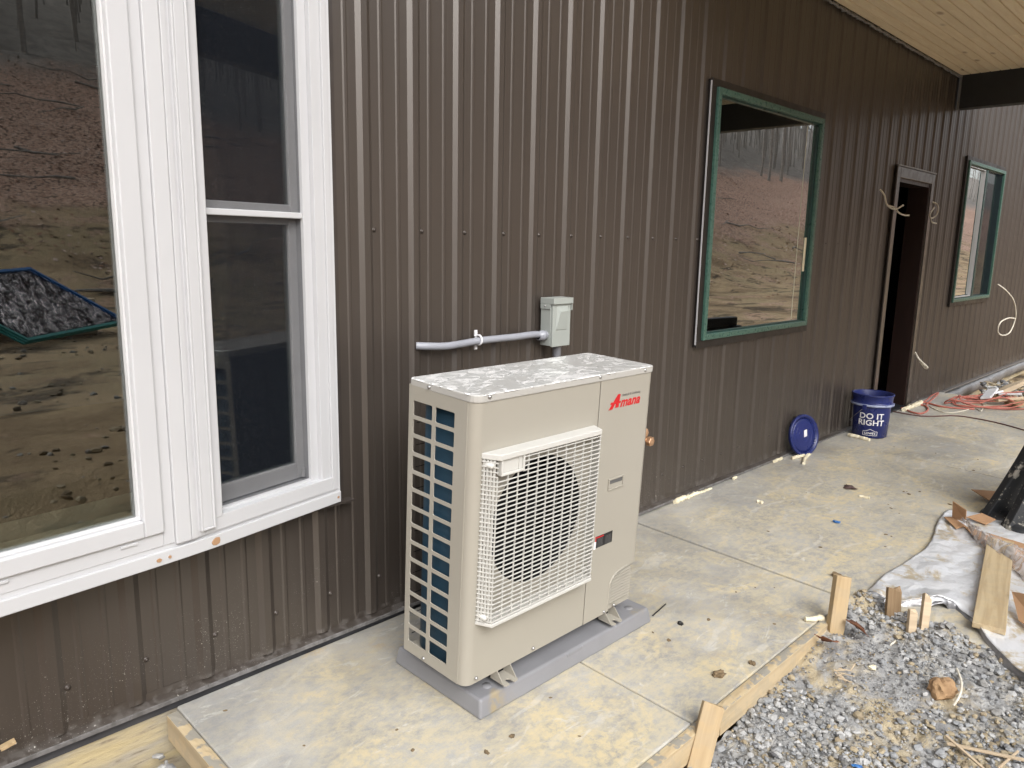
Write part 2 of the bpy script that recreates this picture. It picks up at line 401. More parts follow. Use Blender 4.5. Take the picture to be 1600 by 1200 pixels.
def m_wrap():
    t = NT('clear_plastic_wrap')
    n1 = t.noise(8, 4, .55, t.scale((1, 3, 1)), 1.5)
    tr = t.n('ShaderNodeBsdfTransparent'); tr.inputs[0].default_value = (.92,.9,.89,1)
    gl = t.n('ShaderNodeBsdfGlossy'); gl.inputs['Roughness'].default_value = .12; t.l(t.bump(n1, .7, .02), gl.inputs['Normal'])
    df = t.n('ShaderNodeBsdfDiffuse'); df.inputs[0].default_value = (.8,.77,.76,1)
    m1 = t.n('ShaderNodeMixShader'); m1.inputs[0].default_value = .5; t.l(gl.outputs[0], m1.inputs[1]); t.l(df.outputs[0], m1.inputs[2])
    m2 = t.n('ShaderNodeMixShader'); t.l(t.ramp(n1, .38, .62, .25, .85), m2.inputs[0]); t.l(tr.outputs[0], m2.inputs[1]); t.l(m1.outputs[0], m2.inputs[2])
    t.l(m2.outputs[0], t.out.inputs[0]); return t.mt
M['wrap'] = m_wrap()
def m_film():
    t = NT('streaked_wrapping_film')
    n1 = t.noise(4, 7, .7, t.scale((1.6, .6, 1)), 2.5)
    tr = t.n('ShaderNodeBsdfTransparent'); tr.inputs[0].default_value = (.55,.5,.52,1)
    gl = t.n('ShaderNodeBsdfGlossy'); gl.inputs['Roughness'].default_value = .22; t.l(t.bump(n1, 1., .25), gl.inputs['Normal']); gl.inputs[0].default_value = (.78,.75,.80,1)
    m2 = t.n('ShaderNodeMixShader'); t.l(t.ramp(n1, .44, .60, .04, .7), m2.inputs[0]); t.l(tr.outputs[0], m2.inputs[1]); t.l(gl.outputs[0], m2.inputs[2])
    t.l(m2.outputs[0], t.out.inputs[0]); return t.mt
M['film'] = m_film()
def m_blackplastic():
    t = NT('plaster_splashed_black_plastic')
    sp = t.math('MAXIMUM', t.math('MULTIPLY', t.ramp(t.noise(60, 3, .6), .62, .68), t.ramp(t.noise(6, 2), .45, .6)), t.ramp(t.noise(9, 5, .65), .60, .66))
    c = t.mix(t.math('MULTIPLY', sp, .85), (.02,.022,.025), (.40,.38,.33))
    return t.bsdf(c, .42, 0, t.bump(sp, .3, .003), .5)
M['blackplastic'] = m_blackplastic()
def m_ground():
    t = NT('dirt_and_leaf_litter'); X, Y, Z = t.xyz()
    dirt = t.mix(t.ramp(t.noise(.45, 8, .65), .38, .62), (.42,.31,.19), (.25,.175,.105))
    dirt = t.mix(t.ramp(t.noise(.3, 7, .66, None, .6), .50, .60), dirt, (.36,.275,.165))
    dirt = t.mix(t.math('MULTIPLY', t.ramp(t.noise(.9, 8, .68, t.scale((.7, 1.2, 1)), .5), .53, .62), .8), dirt, (.055,.042,.03))
    leaf = t.mix(t.ramp(t.noise(7, 4, .7), .3, .7), (.38,.215,.155), (.62,.44,.35))
    leaf = t.mix(t.ramp(t.voro(9), .5, .8), leaf, (.12,.075,.052))
    hi = t.ramp(t.math('ADD', t.math('MULTIPLY', t.noise(.22, 5, .6), 7.), t.math('MULTIPLY', Z, .9)), 4.6, 6.4)
    patch = t.ramp(t.noise(.5, 6, .7), .55, .63)
    c = t.mix(t.math('MAXIMUM', hi, t.math('MULTIPLY', patch, .65)), dirt, leaf)
    # older litter, moss and leafless undergrowth under the trees at the top
    floor_ = t.mix(t.ramp(t.noise(1.6, 8, .72, t.scale((1.6, .5, 1))), .36, .64), (.30,.27,.245), (.17,.15,.135))
    c = t.mix(t.ramp(t.math('ADD', t.math('MULTIPLY', Y, -1.), t.math('MULTIPLY', t.noise(.3, 5, .6), 8.)), 39., 46.), c, floor_)
    h = t.math('ADD', t.noise(1.1, 10, .75), t.math('MULTIPLY', t.noise(9, 6, .75), .5))
    return t.bsdf(c, .92, 0, t.bump(h, .8, .12), .25)
M['ground'] = m_ground()
def m_gravelbed():
    t = NT('grey_crusher_mud')
    g = t.mix(t.ramp(t.noise(9, 6, .65), .35, .65), (.41,.41,.405), (.25,.25,.25))
    g = t.mix(t.math('MULTIPLY', t.ramp(t.noise(3.4, 7, .68, None, .5), .46, .60), .85), g, (.47,.385,.24))
    g = t.mix(t.ramp(t.noise(5.2, 5, .6), .66, .72), g, (.16,.105,.055))
    g = t.mix(t.math('MULTIPLY', t.ramp(t.noise(90, 4, .7), .55, .75), .5), g, (.12,.12,.125))
    return t.bsdf(g, .8, 0, t.bump(t.math('ADD', t.noise(28, 8, .75), t.noise(110, 5, .7)), .7, .014), .4)
M['gravelbed'] = m_gravelbed()
STONE = [simple('stone_light_grey', (.43,.43,.425), (.32,.32,.315), .8, nsc=25, bsc=80, bst=.3),
         simple('stone_blue_grey', (.29,.297,.305), (.21,.217,.225), .75, nsc=25, bsc=80, bst=.3),
         simple('stone_mid_grey', (.28,.275,.265), (.19,.188,.18), .8, nsc=25, bsc=80, bst=.3),
         simple('stone_tan', (.36,.30,.20), (.26,.21,.14), .85, nsc=25, bsc=80, bst=.3),
         simple('stone_dark', (.13,.13,.135), (.10,.10,.105), .7, nsc=25, bsc=80, bst=.3)]
M['clod'] = simple('dried_mud', (.19,.135,.075), (.11,.08,.047), .9, nsc=20, bsc=40, bst=.6)
M['rock'] = simple('orange_brown_stone', (.36,.23,.12), (.24,.145,.075), .85, nsc=14, bsc=30, bst=.5)
M['leaf'] = simple('dead_leaf', (.24,.095,.045), (.16,.06,.03), .75, nsc=14, bsc=30, bst=.3)
M['purple_leaf'] = simple('dry_purple_leaf', (.20,.13,.12), (.13,.08,.075), .8, nsc=14)
LIT = [simple('litter_tan', (.48,.32,.23), None, .9), simple('litter_brown', (.30,.16,.10), None, .9), simple('litter_pale', (.64,.50,.44), None, .9), simple('litter_dark', (.13,.085,.06), None, .9)]
M['roof'] = simple('dark_metal_roof', (.05,.045,.04), None, .4)
M['membrane'] = simple('grey_membrane', (.20,.20,.205), (.15,.15,.155), .4, nsc=8)
M['teal'] = simple('teal_edge_tape', (.05,.27,.25), None, .4)
M['bluetape'] = simple('blue_edge_tape', (.04,.16,.42), None, .45)
M['whitesheet'] = simple('white_plastic_tub', (.72,.74,.78), None, .4)
M['olive'] = simple('olive_sill_board', (.72,.69,.54), (.62,.59,.45), .6, nsc=6)

# ------------------------------------------------------------------ terrain
def terr(x, y):
    z = -.30
    t = max(0., -y - 12.5 - .6*sin(x*.13))
    hill = .44*t - .44*4*(1-math.exp(-t/4))
    far = max(0., t-40); hill -= far*.09
    tl = max(0., -x-13); hill = max(hill, .34*tl-.34*4*(1-math.exp(-tl/4)))  # unseen slope on the left, added to dim sky reflections on the ribs
    z += hill + .10*min(1, t/2)*fbm(x*.35, y*.35, 3) * 2 + .5*min(1, t/10)*fbm(x*.09, y*.09)
    if -1 < x < 5: z += .10*max(0, 1-abs(y+2.2)/1.9)
    if 0 < x < .86 and y > -1.2: z += .10*min(1, (y+1.2)/.5)*min(1, x/.3)
    if y < -4: z += .06*fbm(x*.8, y*.8, 9, 3)*min(1, (-y-4)/3)
    return z
def build_ground():
    def axis(a, b, fine0, fine1, f, k):
        xs = [fine0]
        while xs[-1] < fine1: xs.append(xs[-1]+f)
        s = f
        while xs[-1] < b: s *= k; xs.append(xs[-1]+s)
        s = f
        while xs[0] > a: s *= k; xs.insert(0, xs[0]-s)
        return xs
    xs = axis(-300, 700, -3, 32, .45, 1.16); ys = axis(-500, 300, -46, 1, .45, 1.2)
    mb = MB(); nx = len(xs)
    vs_ = [(x, y, terr(x, y) - (.35 if (.2 < x < 9.4 and -3.6 < y < 0) else 0)) for y in ys for x in xs]
    fs = [(j*nx+i, j*nx+i+1, (j+1)*nx+i+1, (j+1)*nx+i) for j in range(len(ys)-1) for i in range(nx-1)]
    mb.add(vs_, fs, 0, True)
    mk('ground', mb, M['ground'], kind='structure')
build_ground()

# ------------------------------------------------------------------ concrete path
path = mk('concrete_path', MB().box(.87, 3.405, -1.235, -.015, -.22, -.092).box(3.43, 9.23, -3.55, -.01, -.32, -.15), M['joint'], kind='structure')
def panel(x0, x1, y0, y1, t=.07):
    n = 6; mb = MB()
    top = [(x0, y0, slabz(y0)), (x1, y0, slabz(y0)), (x1, y1, slabz(y1)), (x0, y1, slabz(y1))]
    bot = [(a, b, c-t) for a, b, c in top]
    mb.add(bot+top, [(3,2,1,0),(4,5,6,7),(0,1,5,4),(1,2,6,5),(2,3,7,6),(3,0,4,7)])
    return mk('concrete_panel', mb, M['concrete'], path, bevel=.006)
panel(.855, 2.078, -1.243, -.018); panel(2.085, 3.402, -1.243, -.018)
panel(3.42, 6.13, -3.56, -.006, .14); panel(6.137, 9.24, -3.56, -.006, .14)

# ------------------------------------------------------------------ house
house = empty('metal_house', (0,0,0), 'house clad in dark brown ribbed metal siding with a porch', 'house')
OPEN = [(-1.22, 1.508, .56, 2.74), (4.035, 5.505, .95, 2.42), (7.165, 8.055, -1, 2.15), (9.17, 10.70, .955, 2.46)]
XL, XR, ZT = -3., 16., 3.75
def zb(x): return -.0055*max(0., x)
def intervals(xm, z0, z1):
    iv = [(z0, z1)]
    for a, b, c, d in OPEN:
        if a < xm < b:
            nv = []
            for p, q in iv:
                if c > p: nv.append((p, min(q, c)))
                if d < q: nv.append((max(p, d), q))
            iv = [t for t in nv if t[1]-t[0] > 1e-4]
    return iv
RC = 1.655; PT = .2286
def ribh(x):
    u = (x-RC) % PT
    def trap(c, wb, wt, h):
        d = abs(u-c)
        return h if d <= wt else (0 if d >= wb else h*(wb-d)/(wb-wt))
    return max(trap(0, .030, .0125, .0112), trap(PT, .030, .0125, .0112), trap(.0762, .011, .005, .0024), trap(.1524, .011, .005, .0024))
def bps(x0, x1):
    s = {x0, x1}
    k0 = int((x0-RC)/PT)-2; k1 = int((x1-RC)/PT)+2
    for k in range(k0, k1+1):
        c = RC+k*PT
        for d in (-.031, -.0125, .0125, .031, .0652, .0712, .0812, .0872, .1414, .1474, .1574, .1634):
            if x0 < c+d < x1: s.add(c+d)
    for a, b, *_ in OPEN:
        for q in (a, b):
            if x0 < q < x1: s.add(q)
    return sorted(s)
k = -24
while RC+PT*(9+k) < XR:
    x0 = max(XL, RC+PT*(9+k)-.014); x1 = min(XR, RC+PT*(9+k+4)+.012); off = .0012 if (k//4) % 2 else 0
    k += 4
    if x1 <= x0: continue
    mb = MB(); b = bps(x0, x1)
    for p, q in zip(b[:-1], b[1:]):
        for za, zc in intervals((p+q)/2, -5, ZT):
            a0 = za if za > -4 else zb(p)+.028; a1 = za if za > -4 else zb(q)+.028
            mb.add([(p, -ribh(p)-off, a0), (q, -ribh(q)-off, a1), (q, -ribh(q)-off, zc), (p, -ribh(p)-off, zc)], [(0,1,2,3)])
    me = mb.mesh('siding_sheet', M['siding'])
    bm = bmesh.new(); bm.from_mesh(me); bmesh.ops.remove_doubles(bm, verts=bm.verts, dist=1e-5); bm.to_mesh(me); bm.free()
    bm = bmesh.new(); bm.from_mesh(me); seen = set(); bm.faces.ensure_lookup_table(); comps = []
    for f0 in bm.faces:
        if f0.index in seen: continue
        st_ = [f0]; comp = []; seen.add(f0.index)
        while st_:
            f1 = st_.pop(); comp.append(f1)
            for e1 in f1.edges:
                for f2 in e1.link_faces:
                    if f2.index not in seen: seen.add(f2.index); st_.append(f2)
        comps.append([[tuple(v.co) for v in f1.verts] for f1 in comp])
    bm.free()
    for comp in comps:
        ids = {}; V = []; F = []
        for f1 in comp:
            row_ = []
            for c_ in f1:
                if c_ not in ids: ids[c_] = len(V); V.append(c_)
                row_.append(ids[c_])
            F.append(row_)
        mk('siding_sheet', MB().add(V, F), M['siding'], house, solid=.0008)
# sheathing behind
mb = MB(); bb = sorted({XL+.01, XR-.01} | {q for o in OPEN for q in o[:2]})
for p, q in zip(bb[:-1], bb[1:]):
    for za, zc in intervals((p+q)/2, -.05, ZT-.01): mb.box(p, q, .004, .15, za, zc)
mk('wall_framing', mb, M['dark_int'], house)
mk('foundation_wall', MB().box(XL, XR, .012, .20, -1.2, -.052), M['foundation'], house)
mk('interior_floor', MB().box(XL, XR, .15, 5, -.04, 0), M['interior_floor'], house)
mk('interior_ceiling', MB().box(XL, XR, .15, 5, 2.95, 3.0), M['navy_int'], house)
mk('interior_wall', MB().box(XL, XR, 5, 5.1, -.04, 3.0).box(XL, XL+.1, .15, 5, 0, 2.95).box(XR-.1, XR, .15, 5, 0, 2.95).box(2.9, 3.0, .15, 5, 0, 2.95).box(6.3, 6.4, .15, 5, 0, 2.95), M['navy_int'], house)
# base trim with drip lip
def strip(prof, x0, x1, n=24):
    mb = MB(); vs_ = []
    for i in range(n+1):
        x = x0+(x1-x0)*i/n
        vs_ += [(x, y, z+zb(x)) for y, z in prof]
    L = len(prof)
    return mb.add(vs_, [(i*L+j, (i+1)*L+j, (i+1)*L+j+1, i*L+j+1) for i in range(n) for j in range(L-1)])
for a, b in ((XL, 7.09), (8.13, XR)):
    mk('base_trim', strip([(-.0015, .05), (-.003, .024), (-.030, .0135)], a, b), M['siding'], house, solid=.0012)
    mk('drip_lip', strip([(-.0305, .0148), (-.0325, .0135), (-.0325, .0005), (-.027, -.001)], a, b), M['base_trim'], house, solid=.0012)
# cladding screws
def screw_mesh():
    mb = MB(); mb.lathe([(0, -.0085), (.0045, -.008), (.0055, -.0035), (.0055, -.0025), (.0095, -.002), (.0095, 0)], 8, axis='y'); return mb.mesh('screw', M['brown_screw'])
sm_ = screw_mesh()
for k in range(-8, 36):
    x = RC+.037+k*PT
    for z in (.165, 1.554):
        if any(a-.03 < x < b+.03 and c < z < d for a, b, c, d in OPEN): continue
        o = mk('screw', sm_, None, house); o.location = (x, -.001, z)
# roof and eaves
mk('roof', MB().add([(XL-.3,-.35,3.72),(XR+.3,-.35,3.72),(XR+.3,5.2,5.0),(XL-.3,5.2,5.0),(XL-.3,-.35,3.80),(XR+.3,-.35,3.80),(XR+.3,5.2,5.08),(XL-.3,5.2,5.08)],
   [(0,1,2,3),(4,5,6,7),(0,1,5,4),(1,2,6,5),(2,3,7,6),(3,0,4,7)]), M['roof'], house)

# porch ceiling boards, beams and posts
PX0, PX1, PY = 3.46, 8.575, -2.78
ceil = mk('porch_ceiling', MB().box(PX0, PX1, PY, -.024, 3.212, 3.24), M['scrap'], house)
BW = .083; nrow = int((-.026-PY)/BW)
cache = {}
for r_ in range(nrow):
    y1 = -.026-r_*BW; x = PX0 + .004; first = True
    while x < PX1-.05:
        L = random.choice([.9, 1.3, 1.8, 2.4]);
        if first: L = random.choice([.5, 1.0, 1.5, 2.0]); first = False
        L = min(L, PX1-.004-x)
        if PX1-x-L < .3: L = PX1-.004-x
        key = round(L, 3)
        if key not in cache:
            q = MB(); q.prism([(0, .0), (.004, -.016), (BW-.008, -.016), (BW-.004, 0)], 0, L-.002, lambda a, b, c: (c, -a, b)); cache[key] = q.mesh('ceiling_board', M['pine'])
        o = mk('ceiling_board', cache[key], None, ceil); o.location = (x, y1, 3.209)
        x += L
mk('porch_beam', MB().box(8.575, 8.715, PY-.14, -.021, 2.885, 3.20), M['beam'], house, bevel=.006)
mk('porch_beam', MB().box(PX0, 8.572, PY-.14, PY, 2.885, 3.20), M['beam'], house, bevel=.006)
mk('porch_post', MB().box(8.575, 8.715, PY-.14, PY, -.3, 2.883), M['beam'], house, bevel=.008)
mk('porch_post', MB().box(3.46, 3.60, PY-.14, PY, -.3, 2.883), M['beam'], house, bevel=.008)
mk('beam_end_trim', MB().box(8.56, 8.573, -.04, -.0205, 2.87, 3.195), M['membrane'], house)
mk('porch_roof', MB().add([(3.2,-3.1,3.35),(8.95,-3.1,3.35),(8.95,0,3.45),(3.2,0,3.45),(3.2,-3.1,3.42),(8.95,-3.1,3.42),(8.95,0,3.6),(3.2,0,3.6)],
   [(0,1,2,3),(4,5,6,7),(0,1,5,4),(1,2,6,5),(2,3,7,6),(3,0,4,7)]), M['roof'], house)
# ragged foam bead where ceiling meets the ribs
mb = MB(); pts = [(PX0+.02*i, -.026-.006*random.random(), 3.180-.012*random.random()) for i in range(256)]
mb.tube(pts, [.007+.010*random.random()*(1 if random.random() > .4 else .3) for _ in pts], 5); mk('sealant_bead', mb, M['membrane'], house)

# ------------------------------------------------------------------ bow window
bow = mk('bow_window', MB().box(-1.20, 1.49, .006, .16, 2.66, 2.735), M['white'], house)
A0 = Vector((1.475, -.05, 0)); B0 = Vector((.879, -.169, 0)); E0 = B0 + (Vector((.364, -.22, 0))-B0).normalized()*1.40; F0 = Vector((-1.16, -.05, 0))
class Fr:
    """local frame of one light of the bow: s along, d inward, z up"""
    def __init__(s, a, b): s.a = a; s.u = (b-a).normalized(); s.L = (b-a).length; s.n = Vector((s.u.y, -s.u.x, 0));
    def P(s, t, d, z): q = s.a + s.u*t + s.n*d; return (q.x, q.y, z)
    def box(s, mb, t0, t1, d0, d1, z0, z1, mi=0):
        v = [s.P(t, d, z) for z in (z0, z1) for d in (d0, d1) for t in (t0, t1)]
        return mb.add(v, [(0,2,3,1),(4,5,7,6),(0,1,5,4),(2,6,7,3),(0,4,6,2),(1,3,7,5)], mi)
    def ring(s, mb, t0, t1, z0, z1, wl, wr, wb, wt, d0, d1):
        s.box(mb, t0, t0+wl, d0, d1, z0, z1); s.box(mb, t1-wr, t1, d0, d1, z0, z1)
        s.box(mb, t0+wl, t1-wr, d0, d1, z0, z0+wb); s.box(mb, t0+wl, t1-wr, d0, d1, z1-wt, z1); return mb
fl = Fr(A0, B0); ce = Fr(B0, E0); fl2 = Fr(E0, F0)
assert fl.n.y > 0 and ce.n.y > 0
ZS, ZH = .600, 2.64
# outside sill lip following the bend
def lip(z0, z1, o0, o1, name, mat, bev=.003):
    pts = [A0 + Vector((.012, .0, 0)), B0, E0, F0 + Vector((-.012, 0, 0))]; nn = [fl.n, (fl.n+ce.n).normalized(), (ce.n+fl2.n).normalized(), fl2.n]
    # soften the bend
    P = []; N = []
    for i in range(3):
        for k in range(8):
            t = k/8; P.append(pts[i].lerp(pts[i+1], t)); N.append(nn[i].lerp(nn[i+1], t).normalized())
    P.append(pts[-1]); N.append(nn[-1])
    P2 = [P[0]] + [(P[i-1]+2*P[i]+P[i+1])/4 for i in range(1, len(P)-1)] + [P[-1]]
    vs_ = []
    for p, n_ in zip(P2, N):
        a = p - n_*o1; b = p - n_*o0
        vs_ += [(a.x, a.y, z0), (a.x, a.y, z1), (b.x, b.y, z1), (b.x, b.y, z0)]
    fs = []
    for i in range(len(P2)-1):
        for j in range(4): fs.append((i*4+j, (i+1)*4+j, (i+1)*4+(j+1) % 4, i*4+(j+1) % 4))
    fs += [(0,1,2,3), tuple(len(vs_)-4+q for q in (3,2,1,0))]
    mk(name, MB().add(vs_, fs), mat, bow, bevel=bev)
lip(.547, .590, -.12, .006, 'sill_lip', M['white'])
lip(.588, .606, -.12, -.004, 'sill_ledge', M['white'])
lip(.552, .562, -.2, -.11, 'seat_board', M['white'], 0)
# torn spots on the lip
for (px, py), s_ in (((330, 843), .013), ((243, 872), .006), ((262, 868), .004), ((500, 769), .005)):
    q = on(px, py, 2, .568); 
    f_ = fl if q.x > B0.x else ce; t_ = (q-A0).dot(fl.u) if f_ is fl else (q-B0).dot(ce.u)
    poly = [(t_ + s_*cos(a)*(1+.4*random.random()), .568 + s_*.9*sin(a)*(1+.4*random.random())) for a in [i*pi/4 for i in range(8)]]
    mb = MB(); mb.prism(poly, -.0085, -.004, lambda a, b, c, f_=f_: f_.P(a, c, b)); mk('torn_patch', mb, M['card'], bow)
# right flanking light (double hung)
w1 = mk('side_window', fl.ring(MB(), .0, .588, ZS, ZH, .024, .03, .05, .06, -.004, .09), M['white'], bow, bevel=.002)
mk('frame', fl.ring(MB(), .0242, .5578, ZS+.004, ZH-.05, .044, .055, .028, .05, .004, .10), M['white'], bow, bevel=.002)
mk('frame', fl.ring(MB(), .0684, .503, ZS+.034, ZH-.1, .034, .012, .024, .03, .022, .10), M['white'], bow, bevel=.002)
mk('frame', fl.ring(MB(), .528, .580, ZS+.018, ZH-.03, .008, .008, .008, .02, -.018, .004), M['white'], bow, bevel=.003)
mk('jamb_cover', fl.box(MB(), .534, .574, -.016, .0035, ZS+.022, ZH-.05), M['white'], bow, bevel=.006)
mk('jamb_cover', fl.box(MB(), .494, .5345, -.006, .05, ZS+.042, ZH-.08), M['white'], bow, bevel=.004)
mk('sash', fl.ring(MB(), .1026, .493, .662, 1.592, .034, .03, .058, .03, .058, .085), M['grey_sash'], bow, bevel=.003)
mk('sash', fl.ring(MB(), .1026, .493, 1.594, 2.56, .034, .03, .034, .05, .046, .072), M['grey_sash'], bow, bevel=.003)
mk('sash_bar', fl.box(MB(), .1024, .496, .026, .0455, 1.583, 1.603), M['white'], bow, bevel=.003)
mk('pane', fl.box(MB(), .130, .47, .070, .074, .71, 1.575), M['glass'], bow)
mk('pane', fl.box(MB(), .130, .47, .058, .062, 1.615, 2.53), M['glass'], bow)
mk('insect_screen', fl.box(MB(), .103, .4935, .0355, .0362, .66, 1.583), M['screen'], bow)
mk('insect_screen', fl.box(MB(), .103, .4935, .0355, .0362, 1.6035, 2.56), M['screen'], bow)
mb = MB(); mb.lathe([(.0, 0), (.012, 0), (.012, .006), (.0, .006)], 12); q = Vector(fl.P(.112, .053, .668))
o = mk('sash_latch', fl.box(MB(), .106, .122, .048, .056, .664, .700), M['grey_sash'], bow, bevel=.006)
# mullion cover at the bend
mb = MB(); fl.box(mb, .5882, .6075, -.008, .06, ZS, ZH); ce.box(mb, .0005, .048, -.008, .06, ZS, ZH); mk('mullion', mb, M['white'], bow, bevel=.003)
# picture light
mk('frame', ce.ring(MB(), .0484, 1.36, ZS+.004, ZH-.02, .034, .034, .045, .05, .002, .08), M['white'], bow, bevel=.002)
mk('picture_sash', ce.ring(MB(), .0826, 1.326, ZS+.049, ZH-.07, .058, .058, .050, .058, -.008, .05), M['white'], bow, bevel=.004)
mk('picture_sash', ce.ring(MB(), .1410, 1.267, ZS+.1, ZH-.13, .006, .006, .006, .006, .012, .04), M['grey_sash'], bow)
mk('pane', ce.box(MB(), .1415, 1.2665, .030, .034, ZS+.1, ZH-.128), M['glass'], bow)
for s_ in (.16, .49):
    mk('weep_cover', ce.box(MB(), s_, s_+.05, -.0025, .0018, .632, .641), M['white'], bow, bevel=.002)
mk('interior_sill', ce.box(MB(), .05, 1.35, .082, .24, .66, .712), M['olive'], bow)
mk('interior_sill', fl.box(MB(), .03, .57, .105, .25, .62, .645), M['olive'], bow)
mk('mullion', fl2.box(fl2.box(MB(), .0, .05, -.004, .06, ZS, ZH), fl2.L-.07, fl2.L, -.004, .08, ZS, ZH), M['white'], bow)
mk('pane', fl2.box(MB(), .05, fl2.L-.07, .03, .034, ZS, ZH), M['glass'], bow)
lip(ZH, ZH+.05, -.12, .006, 'head_board', M['white'])
lip(ZH+.05, ZH+.06, -.25, .02, 'bow_roof', M['white'])
# side return to the wall and brown flashing corner below
mk('return_trim', MB().box(1.477, 1.490, -.046, .002, .565, ZH), M['white'], bow)
mk('sill_flashing', MB().box(1.30, 1.545, -.060, -.0205, .538, .545), M['trim'], bow)
mk('corner_trim', MB().box(1.506, 1.528, -.010, -.0012, .555, 2.74), M['trim'], bow)

# ------------------------------------------------------------------ green windows
def green_window(x0, x1, z0, z1, slider):
    w_ = mk('window', MB().box(x0, x1, -.030, -.0205, z1-.042, z1).box(x0, x1, -.030, -.0205, z0, z0+.044).box(x0, x0+.050, -.030, -.0205, z0+.044, z1-.042).box(x1-.034, x1, -.030, -.0205, z0+.044, z1-.042)
        .box(x0, x1, -.0202, -.002, z1-.012, z1-.006).box(x0, x1, -.0202, -.002, z0+.006, z0+.012).box(x0+.004, x0+.010, -.0202, -.002, z0+.013, z1-.013).box(x1-.010, x1-.004, -.0202, -.002, z0+.013, z1-.013), M['window_trim'], house, bevel=.002)
    a, b, c, d = x0+.052, x1-.036, z0+.046, z1-.044; fw_ = .036
    for nm, P in (('frame_rail', [(a,d),(b,d),(b-fw_,d-fw_),(a+fw_,d-fw_)]), ('frame_rail', [(a,c),(b,c),(b-fw_,c+fw_),(a+fw_,c+fw_)]),
                  ('frame_stile', [(a,c),(a,d),(a+fw_,d-fw_),(a+fw_,c+fw_)]), ('frame_stile', [(b,c),(b,d),(b-fw_,d-fw_),(b-fw_,c+fw_)])):
        mb = MB(); mb.prism(P, -.046, .05, lambda p, q, r: (p, r, q)); mk(nm, mb, M['green'], w_, bevel=.004)
    a += fw_; b -= fw_; c += fw_; d -= fw_
    st = MB().box(a, a+.012, -.024, .03, c, d).box(b-.012, b, -.024, .03, c, d).box(a+.012, b-.012, -.024, .03, c, c+.010).box(a+.012, b-.012, -.024, .03, d-.012, d)
    if not slider:
        mk('glazing_bead', st, M['darkgreen'], w_)
        mk('pane', MB().box(a+.012, b-.012, -.012, -.008, c+.010, d-.012), M['glass'], w_)
        mk('tape_strip', MB().box(b-.062, b-.028, -.0134, -.0122, c+.36, c+.60), M['foam'], w_)
        mk('sticker_line', MB().box(b-.172, b-.168, -.0134, -.0122, c+.02, d-.03), M['olive'], w_)
    else:
        mk('glazing_bead', st, M['darkgreen'], w_)
        mid = (a+b)/2-.02
        mk('sash', MB().box(mid-.028, mid+.028, -.040, .02, c+.01, d-.012), M['darkgreen'], w_)
        mk('sash_edge', MB().box(mid-.036, mid-.030, -.030, .0, c+.012, d-.014).box(a+.014, mid-.042, -.030, .0, d-.022, d-.015).box(a+.014, mid-.042, -.030, .0, c+.012, c+.022), M['white'], w_)
        mk('pane', MB().box(a+.013, mid-.042, -.006, -.002, c+.03, d-.03), M['glass'], w_)
        mk('sash_stile', MB().box(mid-.30, mid-.05, .001, .03, c+.012, d-.014), M['darkgreen'], w_)
        mk('insect_screen', MB().box(mid+.03, b-.013, -.026, -.0253, c+.01, d-.012), M['screen'], w_)
        mk('pane', MB().box(mid+.03, b-.013, .006, .010, c+.01, d-.012), M['glass'], w_)
    return w_
g1 = green_window(3.994, 5.544, .908, 2.456, False)
mk('side_flashing', MB().box(3.988, 3.9905, -.029, -.0205, .93, 2.44), M['white'], g1)
g2 = green_window(9.13, 10.74, .918, 2.497, True)

# ------------------------------------------------------------------ doorway
dr = mk('doorway', MB().box(7.095, 7.175, -.034, -.0205, -.06, 2.225).box(8.05, 8.128, -.034, -.0205, -.06, 2.225).box(7.175, 8.05, -.034, -.0205, 2.135, 2.225), M['trim'], house, bevel=.003)
mk('door_cap', MB().box(7.09, 8.135, -.042, -.0205, 2.2275, 2.24), M['membrane'], dr)
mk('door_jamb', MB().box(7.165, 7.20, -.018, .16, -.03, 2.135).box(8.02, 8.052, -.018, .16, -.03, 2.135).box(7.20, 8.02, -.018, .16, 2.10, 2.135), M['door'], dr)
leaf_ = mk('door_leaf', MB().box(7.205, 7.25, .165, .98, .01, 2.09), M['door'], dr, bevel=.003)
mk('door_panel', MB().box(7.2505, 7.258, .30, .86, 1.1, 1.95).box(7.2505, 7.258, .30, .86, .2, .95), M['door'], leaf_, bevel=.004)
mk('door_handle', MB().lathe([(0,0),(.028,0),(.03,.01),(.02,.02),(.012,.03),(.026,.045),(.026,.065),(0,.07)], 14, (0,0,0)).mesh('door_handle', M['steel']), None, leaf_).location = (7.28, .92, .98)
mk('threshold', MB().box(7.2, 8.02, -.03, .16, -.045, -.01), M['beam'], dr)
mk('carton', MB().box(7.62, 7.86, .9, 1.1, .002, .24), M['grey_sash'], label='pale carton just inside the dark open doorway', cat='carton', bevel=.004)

# ------------------------------------------------------------------ plastic membrane and debris beyond the porch
mb = MB(); n = 30
vs_ = []
for i in range(n+1):
    x = 9.0+5.5*i/n; wv = .012*sin(i*1.7)+.008*sin(i*.6)
    for y, z in ((-.008, -.052), (-.045-wv, -.075), (-.06-wv*1.2, -.11), (-.035-wv, -.16-.03*min(1, i/6)), (-.005, -.17-.03*min(1, i/6))): vs_.append((x, y, z+zb(x)*.3))
mb.add(vs_, [(i*5+j, (i+1)*5+j, (i+1)*5+j+1, i*5+j+1) for i in range(n) for j in range(4)], 0, True)
mk('membrane_strip', mb, M['membrane'], solid=.002, label='grey plastic membrane sagging along the foundation at far right', cat='membrane')

